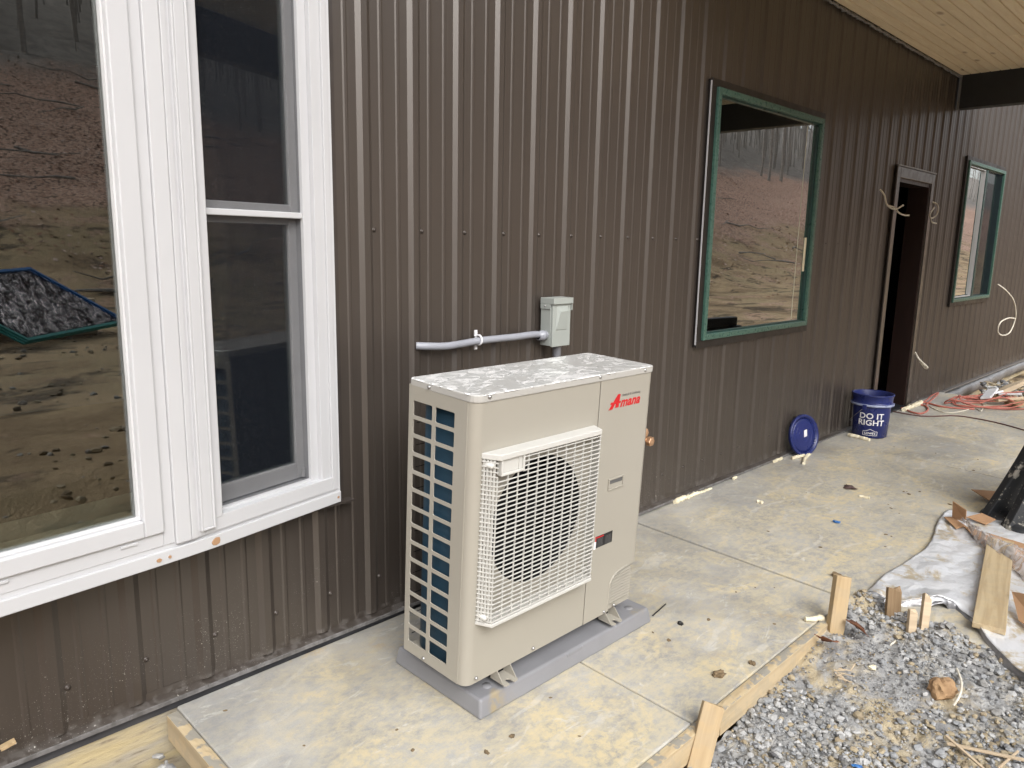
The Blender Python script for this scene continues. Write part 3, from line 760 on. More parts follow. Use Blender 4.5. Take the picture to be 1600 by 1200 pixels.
# ------------------------------------------------------------------ heat pump
UO = (1.51, -.73, .074)
hp = empty('heat_pump', UO, 'beige outdoor heat pump with wet lid and square fan grille', 'heat pump', rot=(R(2.31), R(.16), R(.39)))
UW, UD, UH = .94, .32, .967   # body under the lid
def plate_hole(mb, rect, hole, fn):
    """rect (a0,a1,b0,b1) around a closed hole polygon whose points run ccw; fn maps (a,b)->xyz"""
    a0, a1, b0, b1 = rect; out = []
    ca = sum(p[0] for p in hole)/len(hole); cb = sum(p[1] for p in hole)/len(hole)
    for a, b in hole:
        dx, dy = a-ca, b-cb
        t = min(((a1-ca)/dx if dx > 1e-9 else ((a0-ca)/dx if dx < -1e-9 else 1e9)), ((b1-cb)/dy if dy > 1e-9 else ((b0-cb)/dy if dy < -1e-9 else 1e9)))
        out.append((ca+dx*t, cb+dy*t))
    n = len(hole); V = [fn(*p) for p in hole]; F = []
    O = []
    for i in range(n):
        p, q = out[i], out[(i+1) % n]
        cs = [p]
        same = abs(p[0]-q[0]) < 1e-7 or abs(p[1]-q[1]) < 1e-7
        if not same:
            cx = a1 if max(p[0], q[0]) > a1-1e-6 else a0; cy = b1 if max(p[1], q[1]) > b1-1e-6 else b0
            cs.append((cx, cy))
        O.append(cs)
    base = len(V); idx = []
    for cs in O:
        idx.append([base+len(V)-base+k for k in range(len(cs))]); V += [fn(*c) for c in cs]
    for i in range(n):
        j = (i+1) % n
        F.append([i] + idx[i] + [idx[j][0], j])
    mb.add(V, F)
def rrect(a0, a1, b0, b1, r, k=3):
    P = []
    for cx, cy, s in ((a1-r, b1-r, 0), (a0+r, b1-r, 1), (a0+r, b0+r, 2), (a1-r, b0+r, 3)):
        for i in range(k+1):
            t = (s+i/k)*pi/2; P.append((cx+r*cos(t), cy+r*sin(t)))
    return P
mk('base_pan', MB().box(.012, UW-.012, .012, UD-.008, -.003, .018), M['beige'], hp)
# left side panel with two columns of fourteen openings
fnL = lambda a, b: (0, a, b)
mb = MB(); CR = .034
rows = [.9155-.0632*k for k in range(14)]
colsv = [(.083, .192, .0915, .1845), (.192, .309, .2005, .297)]
for c0, c1, h0, h1 in colsv:
    for i, zt in enumerate(rows):
        plate_hole(mb, (c0, c1, zt-.0505-.00635, zt+.00635), rrect(h0, h1, zt-.0505, zt, .005), fnL)
zlo = rows[-1]-.0505-.00635; zhi = rows[0]+.00635
mb.add([fnL(*p) for p in ((CR, .0), (.083, .0), (.083, UH), (CR, UH))], [(0,1,2,3)])
mb.add([fnL(*p) for p in ((.309, .0), (UD, .0), (UD, UH), (.309, UH))], [(0,1,2,3)])
mb.add([fnL(*p) for p in ((.083, .0), (.309, .0), (.309, zlo), (.083, zlo))], [(0,1,2,3)])
mb.add([fnL(*p) for p in ((.083, zhi), (.309, zhi), (.309, UH), (.083, UH))], [(0,1,2,3)])
mk('side_panel', mb, M['beige'], hp, solid=.004)
# rounded front-left corner plus front sheet with the fan opening
mb = MB(); n = 8
arc = [(CR-CR*sin(i*pi/2/n), CR-CR*cos(i*pi/2/n)) for i in range(n+1)][::-1]   # from side to front
vs_ = [(u_, v_, z) for z in (0, UH) for u_, v_ in arc]
mb.add(vs_, [(i, i+1, n+2+i, n+1+i) for i in range(n)], 0, True)
fc = (.312, .515); FRad = .225
hole = [(fc[0]+FRad*cos(2*pi*i/48), fc[1]+FRad*sin(2*pi*i/48)) for i in range(48)]
fnF = lambda a, b: (a, 0, b)
plate_hole(mb, (CR, .612, .12, .90), hole, fnF)
mb.add([fnF(*p) for p in ((CR, 0), (.612, 0), (.612, .12), (CR, .12))], [(0,1,2,3)])
mb.add([fnF(*p) for p in ((CR, .90), (.612, .90), (.612, UH), (CR, UH))], [(0,1,2,3)])
mk('front_panel', mb, M['beige'], hp)
mb = MB(); mb.lathe([(FRad, .001), (FRad-.012, .012), (FRad-.014, .09)], 48, (fc[0], 0, fc[1]), axis='y'); mk('fan_shroud', mb, M['fan'], hp)
mk('fan_cavity', MB().box(.05, .60, .2, .205, .03, .95), M['cavity'], hp)
fan = mk('fan', MB().lathe([(0,.028),(.035,.028),(.045,.04),(.045,.10),(0,.10)], 24, (fc[0], 0, fc[1]), axis='y'), M['fan'], hp)
for b_ in range(3):
    mb = MB(); vs_ = []; a0 = b_*2*pi/3+.4
    for i in range(9):
        for j in range(5):
            rr_ = .04+.165*j/4; a = a0+(i/8-.5)*(1.5-.3*j/4); vs_.append((fc[0]+rr_*cos(a), .075-.05*(i/8-.5)*(.4+j/6), fc[1]+rr_*sin(a)))
    mb.add(vs_, [(i*5+j, i*5+j+1, (i+1)*5+j+1, (i+1)*5+j) for i in range(8) for j in range(4)], 0, True)
    mk('blade', mb, M['fan'], fan, solid=.003)
# service panel with right rounded edge
mb = MB(); SP0, SP1 = .6145, .94; r_ = .016
lo = [(.6145, .0), (.762, .0)]
poly = [(SP0, .0), (.764, .0), (.764, .105), (.772, .128), (.79, .15), (.82, .162), (.86, .167), (SP1-r_, .167), (SP1-r_, UH-.001), (SP0, UH-.001)]
mb.prism(poly, -.0018, .0012, lambda a, b, c: (a, c, b))
mk('service_panel', mb, M['beige'], hp, bevel=.001)
mb = MB(); arc = [(SP1-r_+r_*sin(i*pi/2/6), r_-r_*cos(i*pi/2/6)-.0018) for i in range(7)]
vs_ = [(u_, v_, z) for z in (.167, UH-.001) for u_, v_ in arc]; mb.add(vs_, [(i, i+1, 8+i, 7+i) for i in range(6)], 0, True)
mb.add([(SP1, .0142, .167), (SP1, UD, .167), (SP1, UD, UH-.001), (SP1, .0142, UH-.001)], [(0,1,2,3)])
mb.add([(SP1, .10, .0), (SP1, UD, .0), (SP1, UD, .167), (SP1, .10, .167)], [(0,1,2,3)])
mk('right_panel', mb, M['beige'], hp)
mk('back_panel', MB().box(.70, .938, UD-.004, UD-.001, 0, UH), M['beige'], hp)
# corner vent: recessed cover with louvres
mk('corner_cover', MB().box(.764, .925, .014, .018, .0, .167).box(.918, .925, .018, .10, 0, .167), M['beige'], hp)
mb = MB()
for k_ in range(10):
    z = .030+k_*.0125; a = .772+(.0 if k_ < 7 else (k_-6)*.012)
    mb.prism([(.0, z), (-.0125, z+.0005), (-.0125, z+.0025), (.0, z+.0075)], a, .918, lambda p, q, c: (c, .0138+p, q))
mk('louvre', mb, M['beige'], hp)
mk('corner_rim', MB().tube(curve_pts([(.766, -.001, .004), (.766, -.001, .10), (.774, -.001, .130), (.80, -.001, .155), (.85, -.001, .166), (.935, .004, .168)], 5), .004, 6), M['beige'], hp)
mk('drain_bracket', MB().box(.926, .968, .12, .30, .002, .055).box(.926, .972, .115, .305, .055, .060), M['pad'], hp, bevel=.002)
# lid
LID = []
for cx, cy, s_, rr_ in ((UW-.016, UD-.014, 0, .018), (.016, UD-.014, 1, .018), (.034, .034, 2, .038), (UW-.016, .016, 3, .022)):
    for i in range(6):
        t = (s_+i/5)*pi/2; LID.append((cx+rr_*cos(t), cy+rr_*sin(t)))
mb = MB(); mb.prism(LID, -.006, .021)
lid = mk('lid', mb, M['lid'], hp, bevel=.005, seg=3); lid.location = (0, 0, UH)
# coil: L-shaped block seen through the side openings
path_ = [(.042, .02)] + [(.042, .04+.024*i) for i in range(9)] + [(.042+.055*(1-cos(a)), .235+.055*sin(a)) for a in [i*pi/2/8 for i in range(1, 9)]] + [(.15+.1*i, .290) for i in range(6)]
mb = MB(); L = len(path_); vs_ = []
for side in (0, 1):
    for z in (.025, .955):
        for i, (u_, v_) in enumerate(path_):
            a, b = path_[max(i-1,0)], path_[min(i+1,L-1)]; tx, ty = b[0]-a[0], b[1]-a[1]; l = math.hypot(tx, ty)
            o_ = -.02 if side == 0 else .02
            vs_.append((u_+ty/l*o_, v_-tx/l*o_, z))
fs = []
for i in range(L-1):
    fs += [(i, i+1, L+i+1, L+i), (2*L+i, 2*L+i+1, 3*L+i+1, 3*L+i), (L+i, L+i+1, 3*L+i+1, 3*L+i)]
fs += [(0, L, 3*L, 2*L), (L-1, 2*L-1, 4*L-1, 3*L-1)]
mb.add(vs_, fs, 0, True); mk('coil', mb, M['coil'], hp)
mb = MB()
for k_ in range(12): mb.tube([(.03, UD-.004, .05+.078*k_), (.70, UD-.004, .05+.078*k_)], .0016, 5)
for u_ in (.012, .2, .45): mb.tube([(u_, UD-.002, .0), (u_, UD-.002, UH)], .0022, 5)
mk('rear_guard', mb, M['fan'], hp)
# fan grille
GL, GR, GB, GT = .060, .572, .232, .782; gd = -.050
gr = mk('fan_grille', MB().prism([(-.0, .032), (gd-.006, .064), (gd-.006, .570), (-.0, .592)], .783, .803, lambda a, b, c: (b, a, c)), M['grille'], hp, bevel=.003)
mk('grille_foot', MB().prism([(-.0, .034), (gd-.004, .060), (gd-.004, .574), (-.0, .588)], .219, .231, lambda a, b, c: (b, a, c)), M['grille'], hp, bevel=.002)
mb = MB(); nb = 36
for k_ in range(nb):
    z = GB+.006+(GT-GB-.012)*k_/(nb-1); h_ = .0017
    notch = z > .728
    mb.box(.172 if notch else GL, GR, gd-.002, gd+.0012, z-h_, z+h_)
    mb.bar((.034, -.002, z), (GL, gd, z), .0034, .0034); mb.bar((.590, -.002, z), (GR, gd, z), .0034, .0034)
mk('horizontal_bars', mb, M['grille'], gr)
mb = MB()
for k_ in range(12):
    u_ = GL+(GR-GL)*k_/11
    mb.box(u_-.0013, u_+.0013, gd+.0008, gd+.006, GB, .728 if u_ < .15 else GT)
for k_ in range(1, 5):
    t = k_/5; u_ = .034+(GL-.034)*t; v_ = gd*t
    mb.box(u_-.0014, u_+.0014, v_-.001, v_+.007, GB, GT); u_ = .590+(GR-.590)*t; mb.box(u_-.0014, u_+.0014, v_-.001, v_+.007, GB, GT)
mk('vertical_bars', mb, M['grille'], gr)
mk('name_plate_recess', MB().box(.080, .170, gd+.004, gd+.02, .738, .782).box(.072, .080, gd-.003, gd+.02, .730, .782).box(.170, .178, gd-.003, gd+.02, .730, .782).box(.080, .170, gd-.003, gd+.02, .730, .738), M['grille'], gr, bevel=.002)
mb = MB()
for u_ in (.048, .583):
    for z in (.25, .765): mb.lathe([(.0, -.038), (.009, -.038), (.009, 0)], 10, (u_, 0, z), axis='y')
mk('grille_boss', mb, M['grille'], gr)
# screws on the cabinet
def cab_screw(): return MB().lathe([(0, -.006), (.005, -.005), (.0065, -.001), (.0065, 0)], 10, axis='y').mesh('cabinet_screw', M['steel'])
cs_ = cab_screw()
for u_, z in ((.052, .979), (.601, .979), (.88, .975), (.328, .016), (.049, .018), (.742, .010), (.815, .012)):
    o = mk('screw', cs_, None, hp); o.location = (u_, -.004 if z > .9 else -.002 if u_ < .8 else .004, z)
for v_, z in ((.215, .975), (.21, .012)):
    o = mk('screw', cs_, None, hp); o.location = (-.004 if z > .9 else -.002, v_, z); o.rotation_euler = (0, 0, -pi/2)
# handle recess
mk('hand_recess', MB().box(.702, .800, -.0075, -.002, .526, .532).box(.702, .800, -.0075, -.002, .566, .573).box(.702, .709, -.0075, -.002, .532, .566).box(.793, .800, -.0075, -.002, .532, .566), M['beige'], hp, bevel=.002)
mk('hand_grip', MB().box(.709, .793, -.0034, -.0020, .532, .566), M['cavity' if 0 else 'beige'], hp)
mk('grip_slot', MB().box(.712, .790, -.0052, -.0036, .551, .565), M['greyprint'], hp)
# warning label
lb = mk('warning_label', MB().box(.656, .757, -.0028, -.0019, .305, .352), M['black_label'], hp)
mk('label_strip', MB().box(.650, .6555, -.0030, -.0019, .333, .353).box(.6575, .700, -.0034, -.0029, .345, .350), M['red'], lb)
mb = MB()
for c0, c1 in ((.664, .698), (.712, .750)):
    for k_ in range(7): mb.box(c0, c1-.004*random.random(), -.0034, -.0029, .309+k_*.005, .3105+k_*.005)
mk('print_lines', mb, M['greyprint'], lb)
mk('label_tab', MB().box(.642, .6555, -.0026, -.0019, .302, .3325), M['white_print'], hp)
# red script name, slanted
lg = MB(); fy = -.0030
def put(v, f, x, z, sx=1): lg.add([(x+a*sx, fy, z+b) for a, b, c in v], f)
S = .23
# capital: heavy slanted letter with a long foot and bar
def sl_(P): return [(.683+a+(b)*.36, .852+b) for a, b in P]
for P in ([(-.012,-.006),(.010,-.006),(.032,.048),(.020,.048)], [(.020,.048),(.036,.048),(.046,-.002),(.026,-.002)], [(-.010,.013),(.052,.013),(.052,.021),(-.010,.021)]):
    lg.add([(a, fy-.0002*random.random(), b) for a, b in sl_(P)], [(0,1,2,3)])
v, f = text_mesh('mana', .052, .32, .0013, spacing=1.04)
wd = max(a for a, b, c in v); put(v, f, .738, .8495, .128/wd)
lgo = mk('brand_script', lg, M['red'], hp, solid=.0008)
v, f = text_mesh('Heating & Air Conditioning', .0135, .2, .0001); wd = max(a for a, b, c in v)
mk('brand_line', MB().add([(.748+a*(.116/wd), fy, .8895-.0*a+b) for a, b, c in v], f), M['greyprint'], hp)
# feet
def foot(u0, front=True):
    mb = MB(); y0, y1 = (-.043, .03) if front else (UD-.03, UD+.04)
    z0 = -.040
    P = [(u0, y1), (u0, y0+.006), (u0+.006, y0), (u0+.020, y0), (u0+.022, y0+.022), (u0+.032, y0+.030), (u0+.042, y0+.022), (u0+.044, y0), (u0+.060, y0), (u0+.066, y0+.006), (u0+.066, y1)]
    if not front: P = [(a, y0+y1-b) for a, b in P]
    mb.prism(P, z0, z0+.004)
    for a in (u0, u0+.063): mb.add([(a, y1, z0+.004), (a+.003, y1, z0+.004), (a+.003, y1, .0), (a, y1, .0), (a, y0+.012, z0+.004), (a+.003, y0+.012, z0+.004), (a+.003, .0 if front else y0, .0), (a, .0 if front else y0, .0)], [(0,1,2,3),(4,5,6,7),(0,1,5,4),(2,3,7,6),(0,3,7,4),(1,2,6,5)])
    mk('foot', mb, M['beige'], hp)
foot(.150); foot(.755); foot(.150, False); foot(.755, False)
mk('foot_rail', MB().box(.150, .216, .03, UD-.03, -.040, -.004).box(.755, .821, .03, UD-.03, -.040, -.004), M['cavity'], hp)
# service valves on the right end
vv = mk('service_valve', MB().tube([(.936, .085, .66), (1.036, .065, .655)], .009, 10).tube([(.936, .085, .69), (.995, .075, .69)], .011, 10).tube([(.99, .072, .69), (.992, .070, .62)], .008, 8), M['brass'], hp)
mb = MB()
for c_ in ((1.046, .052, .648), (1.006, .058, .690)):
    mb.lathe([(0,-.014),(.012,-.014),(.021,-.010),(.021,.010),(.012,.014),(0,.014)], 6, c_, axis='y', smooth=False)
mk('valve_cap', mb, M['brass'], vv, bevel=.002)

# pad under the unit
PB = [(1.556, -.759), (2.541, -.766), (2.541, -.298), (1.551, -.292)]; ph = .066
mb = MB()
bot = [(x, y, slabz(y)) for x, y in PB]; top = [(x+(.010 if i in (0,3) else -.012), y+(.012 if i < 2 else -.010), slabz(y)+ph) for i, (x, y) in enumerate(PB)]
mb.add(bot+top, [(3,2,1,0),(4,5,6,7),(0,1,5,4),(1,2,6,5),(2,3,7,6),(3,0,4,7)])
pad = mk('equipment_pad', mb, M['pad'], bevel=.009, seg=3, label='low grey plastic pad under the beige heat pump', cat='equipment pad')
mk('pad_rib', MB().box(2.00, 2.10, -.754, -.742, slabz(-.74)+.022, slabz(-.74)+.062), M['pad'], pad, bevel=.006)
mb = MB()
for x, y in ((2.46, -.70), (1.64, -.70)): mb.lathe([(0,.0015),(.016,.0015),(.019,-.004)], 16, (x, y, slabz(y)+ph+.0008))
mk('pad_plug', mb, M['pad'], pad)

# ------------------------------------------------------------------ disconnect box and conduits
bx0, bx1, bz0, bz1 = 2.612, 2.742, 1.045, 1.268
db = empty('disconnect_box', (bx0, -.02, bz0), 'grey metal electrical disconnect box on the brown siding', 'electrical box')
BWd, BH = bx1-bx0, bz1-bz0
mk('case', MB().box(0, BWd, -.062, 0, 0, BH-.03), M['box'], db, bevel=.002)
mk('hood', MB().box(-.004, BWd+.004, -.084, 0, BH-.028, BH).box(-.004, -.001, -.064, 0, BH-.052, BH-.0285), M['box'], db, bevel=.003)
mk('door', MB().box(.002, BWd-.002, -.074, -.0625, -.004, BH-.029), M['box'], db, bevel=.002)
P0 = [(.030, .185), (.106, .185), (.104, .072), (.022, .072)]; P1 = [(.045, .160), (.100, .160), (.098, .076), (.026, .076)]
mb = MB(); mb.add([(a, -.0742, b) for a, b in P0]+[(P1[i][0], -.086 if i < 2 else -.0765, P1[i][1]) for i in range(4)], [(4,5,6,7),(0,1,5,4),(1,2,6,5),(2,3,7,6),(3,0,4,7)])
mk('pull_cover', mb, M['box'], db, bevel=.002)
mk('screw', MB().lathe([(0,-.003),(.004,-.002),(.004,0)], 8, (-.004, -.03, BH-.038), axis='x').mesh('screw', M['steel']), None, db)
mk('hasp', MB().box(BWd+.001, BWd+.006, -.078, -.06, BH-.06, BH-.03), M['box'], db)
cpts = [on(650, 540.5, 1, -.012), on(668, 541, 1, -.034), on(695, 541, 1, -.042), on(720, 537.5, 1, -.042), on(745, 533, 1, -.042), on(775, 529.5, 1, -.045), on(805, 526.5, 1, -.050), on(836, 522.5, 1, -.052), (bx0-.018, -.052, 1.094)]
cn = mk('conduit', MB().tube(curve_pts(cpts, 6), .0155, 14), M['conduit'], label='grey plastic conduit running left along the siding from the disconnect box', cat='conduit')
mk('connector', MB().lathe([(.016,-.05),(.021,-.048),(.021,-.032),(.024,-.030),(.024,-.012),(.021,-.010),(.021,.0)], 18, (bx0, -.052, 1.094), axis='x'), M['conduit'], cn)
sp = on(745, 531, 1, -.03)
st_ = mk('strap', MB().tube([(sp.x, -.042+.021*sin(a), sp.z+.001+.021*cos(a)) for a in [i*2*pi/14 for i in range(14)]], .0045, 6, closed=True).box(sp.x-.007, sp.x+.007, -.026, -.0195, sp.z+.016, sp.z+.042).box(sp.x-.007, sp.x+.007, -.026, -.0195, sp.z-.042, sp.z-.016), M['white_print'], cn)
cn2 = mk('conduit', MB().tube(curve_pts([(2.700, -.048, bz0-.004), (2.700, -.048, bz0-.07), (2.698, -.055, bz0-.16), (2.685, -.12, bz0-.30), (2.60, -.30, bz0-.44), (2.46, -.45, bz0-.50)], 5), .0155, 12), M['conduit'], label='short grey conduit dropping from the disconnect box behind the heat pump', cat='conduit')
mk('connector', MB().lathe([(.016,-.058),(.021,-.055),(.021,-.016),(.024,-.014),(.024,-.002)], 18, (2.700, -.048, bz0), axis='z'), M['conduit'], cn2)

# ------------------------------------------------------------------ form lumber and stakes
def plank_thing(name, a, b, wdt, thk, mats, label, cat, group=None, upv=(0,0,1), bevel=.003, jag=0):
    a = Vector(a); b = Vector(b); L = (b-a).length; mb = MB().box(0, L, -wdt/2, wdt/2, -thk/2, thk/2)
    o = mk(name, mb, mats, bevel=bevel, label=label, cat=cat, group=group)
    d = (b-a).normalized(); s_ = Vector(upv).cross(d).normalized(); u_ = d.cross(s_)
    mt = Matrix((d, s_, u_)).transposed().to_4x4(); mt.translation = a; o.matrix_world = mt; return o
def form(name, a, b, label):
    """2x4 set on edge, top splashed with concrete"""
    a = Vector(a); b = Vector(b); L = (b-a).length
    mb = MB(); n = 60; wd = .038
    o = mk(name, MB().box(0, L, -wd/2, wd/2, -.092, -.003), M['form'], bevel=.002, label=label, cat='form board')
    vs_ = [];
    for i in range(n+1):
        for j in range(4):
            h_ = -.002+.004*max(0, fbm(i*.9+a.x*9, j*1.3+3, 1, 3)) if 0 < j < 3 else -.003
            vs_.append((L*i/n, -wd/2+.001+(wd-.002)*j/3, h_))
    mk('splashed_top', MB().add(vs_, [(i*4+j, (i+1)*4+j, (i+1)*4+j+1, i*4+j+1) for i in range(n) for j in range(3)]), M['form_top'], o)
    d = (b-a).normalized(); s_ = Vector((0,0,1)).cross(d).normalized(); u_ = d.cross(s_)
    mt = Matrix((d, s_, u_)).transposed().to_4x4(); mt.translation = a; o.matrix_world = mt; return o
yf = -1.266
form('form_board', (.832, -.045, slabz(-.04)+.002), (.832, -1.29, slabz(-1.29)+.002), 'splashed wooden form board along the left end of the concrete path')
form('form_board', (.852, yf, slabz(yf)+.002), (2.20, yf, slabz(yf)+.002), 'nearer wooden form board between concrete path edge and gravel')
form('form_board', (2.204, yf-.002, slabz(yf)+.004), (3.39, yf-.004, slabz(yf)+.006), 'farther wooden form board between concrete path edge and gravel')
def stake(base, top, wd, th, label, mat='stake', yawv=(1,.2,0), point=True, grp=None):
    base = Vector(base); top = Vector(top); d = (top-base); L = d.length; d.normalize()
    s_ = (Vector(yawv)-d*d.dot(Vector(yawv))).normalized(); u_ = d.cross(s_)
    mb = MB(); n = 5; vs_ = []
    for i in range(n+1):
        t = i/n; k_ = (.35+.65*min(1, t/.3)) if point else 1
        for a, b in ((-1,-1),(1,-1),(1,1),(-1,1)):
            vs_.append((a*wd/2*k_+.002*fbm(i, a, b), b*th/2*k_, L*t+((random.uniform(-.5,1)*(.006 if wd > .05 else .022)) if i == n else 0)))
    mb.add(vs_, [(i*4+j, i*4+(j+1) % 4, (i+1)*4+(j+1) % 4, (i+1)*4+j) for i in range(n) for j in range(4)]+[(0,1,2,3), tuple(n*4+q for q in range(4))])
    o = mk('wood_stake', mb, M[mat], bevel=.002, label=label, cat='stake', group=grp)
    mt = Matrix((s_, u_, d)).transposed().to_4x4(); mt.translation = base; o.matrix_world = mt; return o
stake((3.085, -1.318, -.22), (3.165, -1.302, .135), .066, .036, 'bright wooden stake standing upright at the far corner of the path form', yawv=(.75, -.65, 0))
stake((1.93, -1.318, -.34), (2.115, -1.300, .015), .070, .034, 'wide wooden stake leaning against the path form at the bottom of the view', yawv=(.65, -.75, 0))
stake((.800, -.405, -.28), (.800, -.405, slabz(-.4)-.004), .075, .040, 'short square stake cut flush beside the left form board', yawv=(0, 1, 0), point=False)
stake((3.35, -1.455, -.20), (3.385, -1.435, .055), .034, .022, 'dark wet broken stake under the foil edge', 'wet_stake', (.7,-.7,0))
stake((3.39, -1.475, -.20), (3.42, -1.452, .04), .030, .018, 'splintered dark stake beside the other broken stake under the foil', 'wet_stake', (.7,-.7,0))
stake((3.30, -1.60, -.22), (3.40, -1.575, .06), .032, .024, 'thin tan stake leaning on the folded foil edge', 'scrap', (.7,-.7,0))
stake((3.28, -1.565, -.22), (3.31, -1.550, .02), .034, .022, 'short tan stake left of the thin leaning one', 'scrap', (.7,-.7,0))

# ------------------------------------------------------------------ gravel area
def gz(x, y):
    z = -.165 + .055*max(0, min(1, (x-2.3)/1.0)) + .018*fbm(x*3, y*3, 2) + .012*fbm(x*9, y*9, 5)
    if y > -1.36: z += .02*(y+1.36)/.08*max(0, min(1, (x-2.4)/.6))
    z += .075*max(0, min(1, (x-3.18)/.2))*(.8+.5*fbm(x*8, y*8, 3))*max(0, min(1, (y+1.80)/.15))
    z -= .16*max(0, (1.5-x)/.5) + .16*max(0, (-2.2-y)/.25)
    z += .035*max(0, 1-abs(x-3.05)/.35)*max(0, 1-abs(y+1.5)/.3)
    return z
nx, ny = 300, 140; X0, X1, Y0, Y1 = .95, 3.45, -2.46, -1.284
vs_ = [(X0+(X1-X0)*i/nx, Y0+(Y1-Y0)*j/ny, 0) for j in range(ny+1) for i in range(nx+1)]
vs_ = [(x, y, gz(x, y)+.006*fbm(x*28, y*28, 1, 3)+.016*abs(fbm(x*13, y*13, 6, 3))-.006) for x, y, z in vs_]
mk('gravel_bed', MB().add(vs_, [(j*(nx+1)+i, j*(nx+1)+i+1, (j+1)*(nx+1)+i+1, (j+1)*(nx+1)+i) for j in range(ny) for i in range(nx)], 0, True), M['gravelbed'], kind='structure')
ICO = None
def ico():
    bm = bmesh.new(); bmesh.ops.create_icosphere(bm, subdivisions=1, radius=1); v = [x.co.copy() for x in bm.verts]; f = [[q.index for q in p.verts] for p in bm.faces]; bm.free(); return v, f
ICO = ico()
def stone(mb, x, y, z, r, mi, flat=.7):
    q = Matrix.Rotation(random.random()*6.28, 3, 'Z') @ Matrix.Rotation(random.random()*3, 3, 'X')
    sx, sy, sz = r*random.uniform(.75, 1.3), r*random.uniform(.75, 1.2), r*random.uniform(.5, .95)
    V = []
    for v in ICO[0]:
        k_ = random.uniform(.78, 1.18); p = q @ Vector((v.x*sx*k_, v.y*sy*k_, v.z*sz*k_)); V.append((x+p.x, y+p.y, z+p.z*flat))
    mb.add(V, ICO[1], mi)
mb = MB(); cnt = 0
while cnt < 6800:
    x = random.uniform(1.35, 3.44); y = random.uniform(-2.36, -1.292)
    dens = .5+.9*fbm(x*2.2, y*2.2, 7) + .5*max(0, min(1, (2.7-x)/.7)) + .35*max(0, min(1, (-1.8-y)/.4)) - .6*max(0, 1-math.hypot(x-3.15, y+1.45)/.4)
    if random.random() > dens: continue
    r = .005+.0105*random.random()**1.8 + (.008 if random.random() < .05 else 0)
    tan = fbm(x*1.7, y*1.7, 11) > .15
    mi = random.choices([0,1,2,3,4], [3, 4, 3, 4.5 if tan else 1, .7])[0]
    stone(mb, x, y, gz(x, y)+r*.35, r, mi); cnt += 1
for i in range(9000):
    x = random.uniform(1.4, 3.44); y = random.uniform(-2.36, -1.292)
    if fbm(x*4, y*4, 17) < -.35: continue
    r = random.uniform(.0022, .0062); stone(mb, x, y, gz(x, y)+.003+.016*abs(fbm(x*13, y*13, 6, 3))-.006+r*.2, r, random.choices([0,1,2,3,4], [2, 3, 4, 3 if fbm(x*1.7, y*1.7, 11) > .2 else 1, 1.5])[0])
mk('gravel', mb, STONE, kind='stuff')
# rocks and leaves in the pocket left of the path
mb = MB()
for i in range(420):
    x = random.uniform(-.4, .80); y = random.uniform(-1.0, -.02); r = .010+.03*random.random()**2
    stone(mb, x, y, terr(x, y)+.02+r*.3, r, random.choices([0,1,2,3,4], [2,3,2,3,1])[0])
mk('rubble', mb, STONE, kind='stuff')
def leaf_thing(c, r, rot, mat, label, group=None, curl=.3):
    n = 14; mb = MB(); P = [(0, 0, .0)]
    for i in range(n):
        a = 2*pi*i/n; q = r*(1 if i % 2 else .74)*(1+.25*cos(a)); P.append((q*cos(a), q*sin(a), curl*r*(cos(2*a)*.5+.4*random.random())))
    mb.add(P, [(0, 1+i, 1+(i+1) % n) for i in range(n)], 0, True); mb.tube([(r*.9, 0, .1*r), (r*1.7, .1*r, .2*r)], .0015, 5)
    o = mk('fallen_leaf', mb, M[mat], label=label, cat='leaf', group=group, solid=.0008); o.location = c; o.rotation_euler = rot; return o
leaf_thing((.43, -.16, -.25), .05, (.3, .2, 1), 'purple_leaf', 'dry leaf on the rubble left of the path form')
leaf_thing((.52, -.24, -.245), .045, (.2, -.3, 2), 'purple_leaf', 'pale dry leaf on the rubble nearest the form board')
leaf_thing(gnd(1330, 763, .006), .05, (0, .1, .7), 'purple_leaf', 'purplish dead leaf lying on the concrete in mid path')
leaf_thing((3.12, -1.40, -.045), .055, (.5, .3, .4), 'leaf', 'large curled rust brown leaf behind the upright stake')
leaf_thing((2.98, -1.345, -.075), .045, (.5, -.3, 2.4), 'leaf', 'smaller rust brown leaf in front of the upright stake')
# brown rock, cable ends, splinters
def clod(c, r, name, mat, label, cat, group=None, flat=.6, seed=0, sub=2, amp=.62):
    bm = bmesh.new(); bmesh.ops.create_icosphere(bm, subdivisions=sub, radius=1); random.seed(seed*13+5)
    ox = random.random()*50
    for v in bm.verts:
        k_ = 1+amp*fbm(v.co.x*1.7+ox, v.co.y*1.7, v.co.z*1.7, 4); v.co = Vector((v.co.x*r[0]*k_, v.co.y*r[1]*k_, v.co.z*r[2]*k_))
    me = bpy.data.meshes.new(name); bm.to_mesh(me); bm.free(); me.materials.append(M[mat]); 
    o = mk(name, me, None, label=label, cat=cat, group=group); o.location = c; o.rotation_euler = (0, 0, ox); return o
clod((2.985, -1.765, gz(2.985, -1.765)+.025), (.055, .045, .04), 'rock', 'rock', 'fist sized orange brown rock on the grey gravel', 'rock', seed=1, sub=3, amp=.28)
gq = lambda px, py, z=-.12: on(px, py, 2, z)
mk('cable', MB().tube(curve_pts([gq(1495,1045,-.10), gq(1502,1065,-.085), gq(1500,1085,-.08), gq(1490,1102,-.115)], 6), .0045, 8), M['cable'], label='white cable end looping over the brown rock', cat='cable')
mk('cable', MB().tube(curve_pts([gq(1388,1011,-.12), gq(1396,1004,-.10), gq(1407,996,-.12)], 6), .004, 8), M['cable'], label='short white cable stub poking from gravel below the foil', cat='cable')
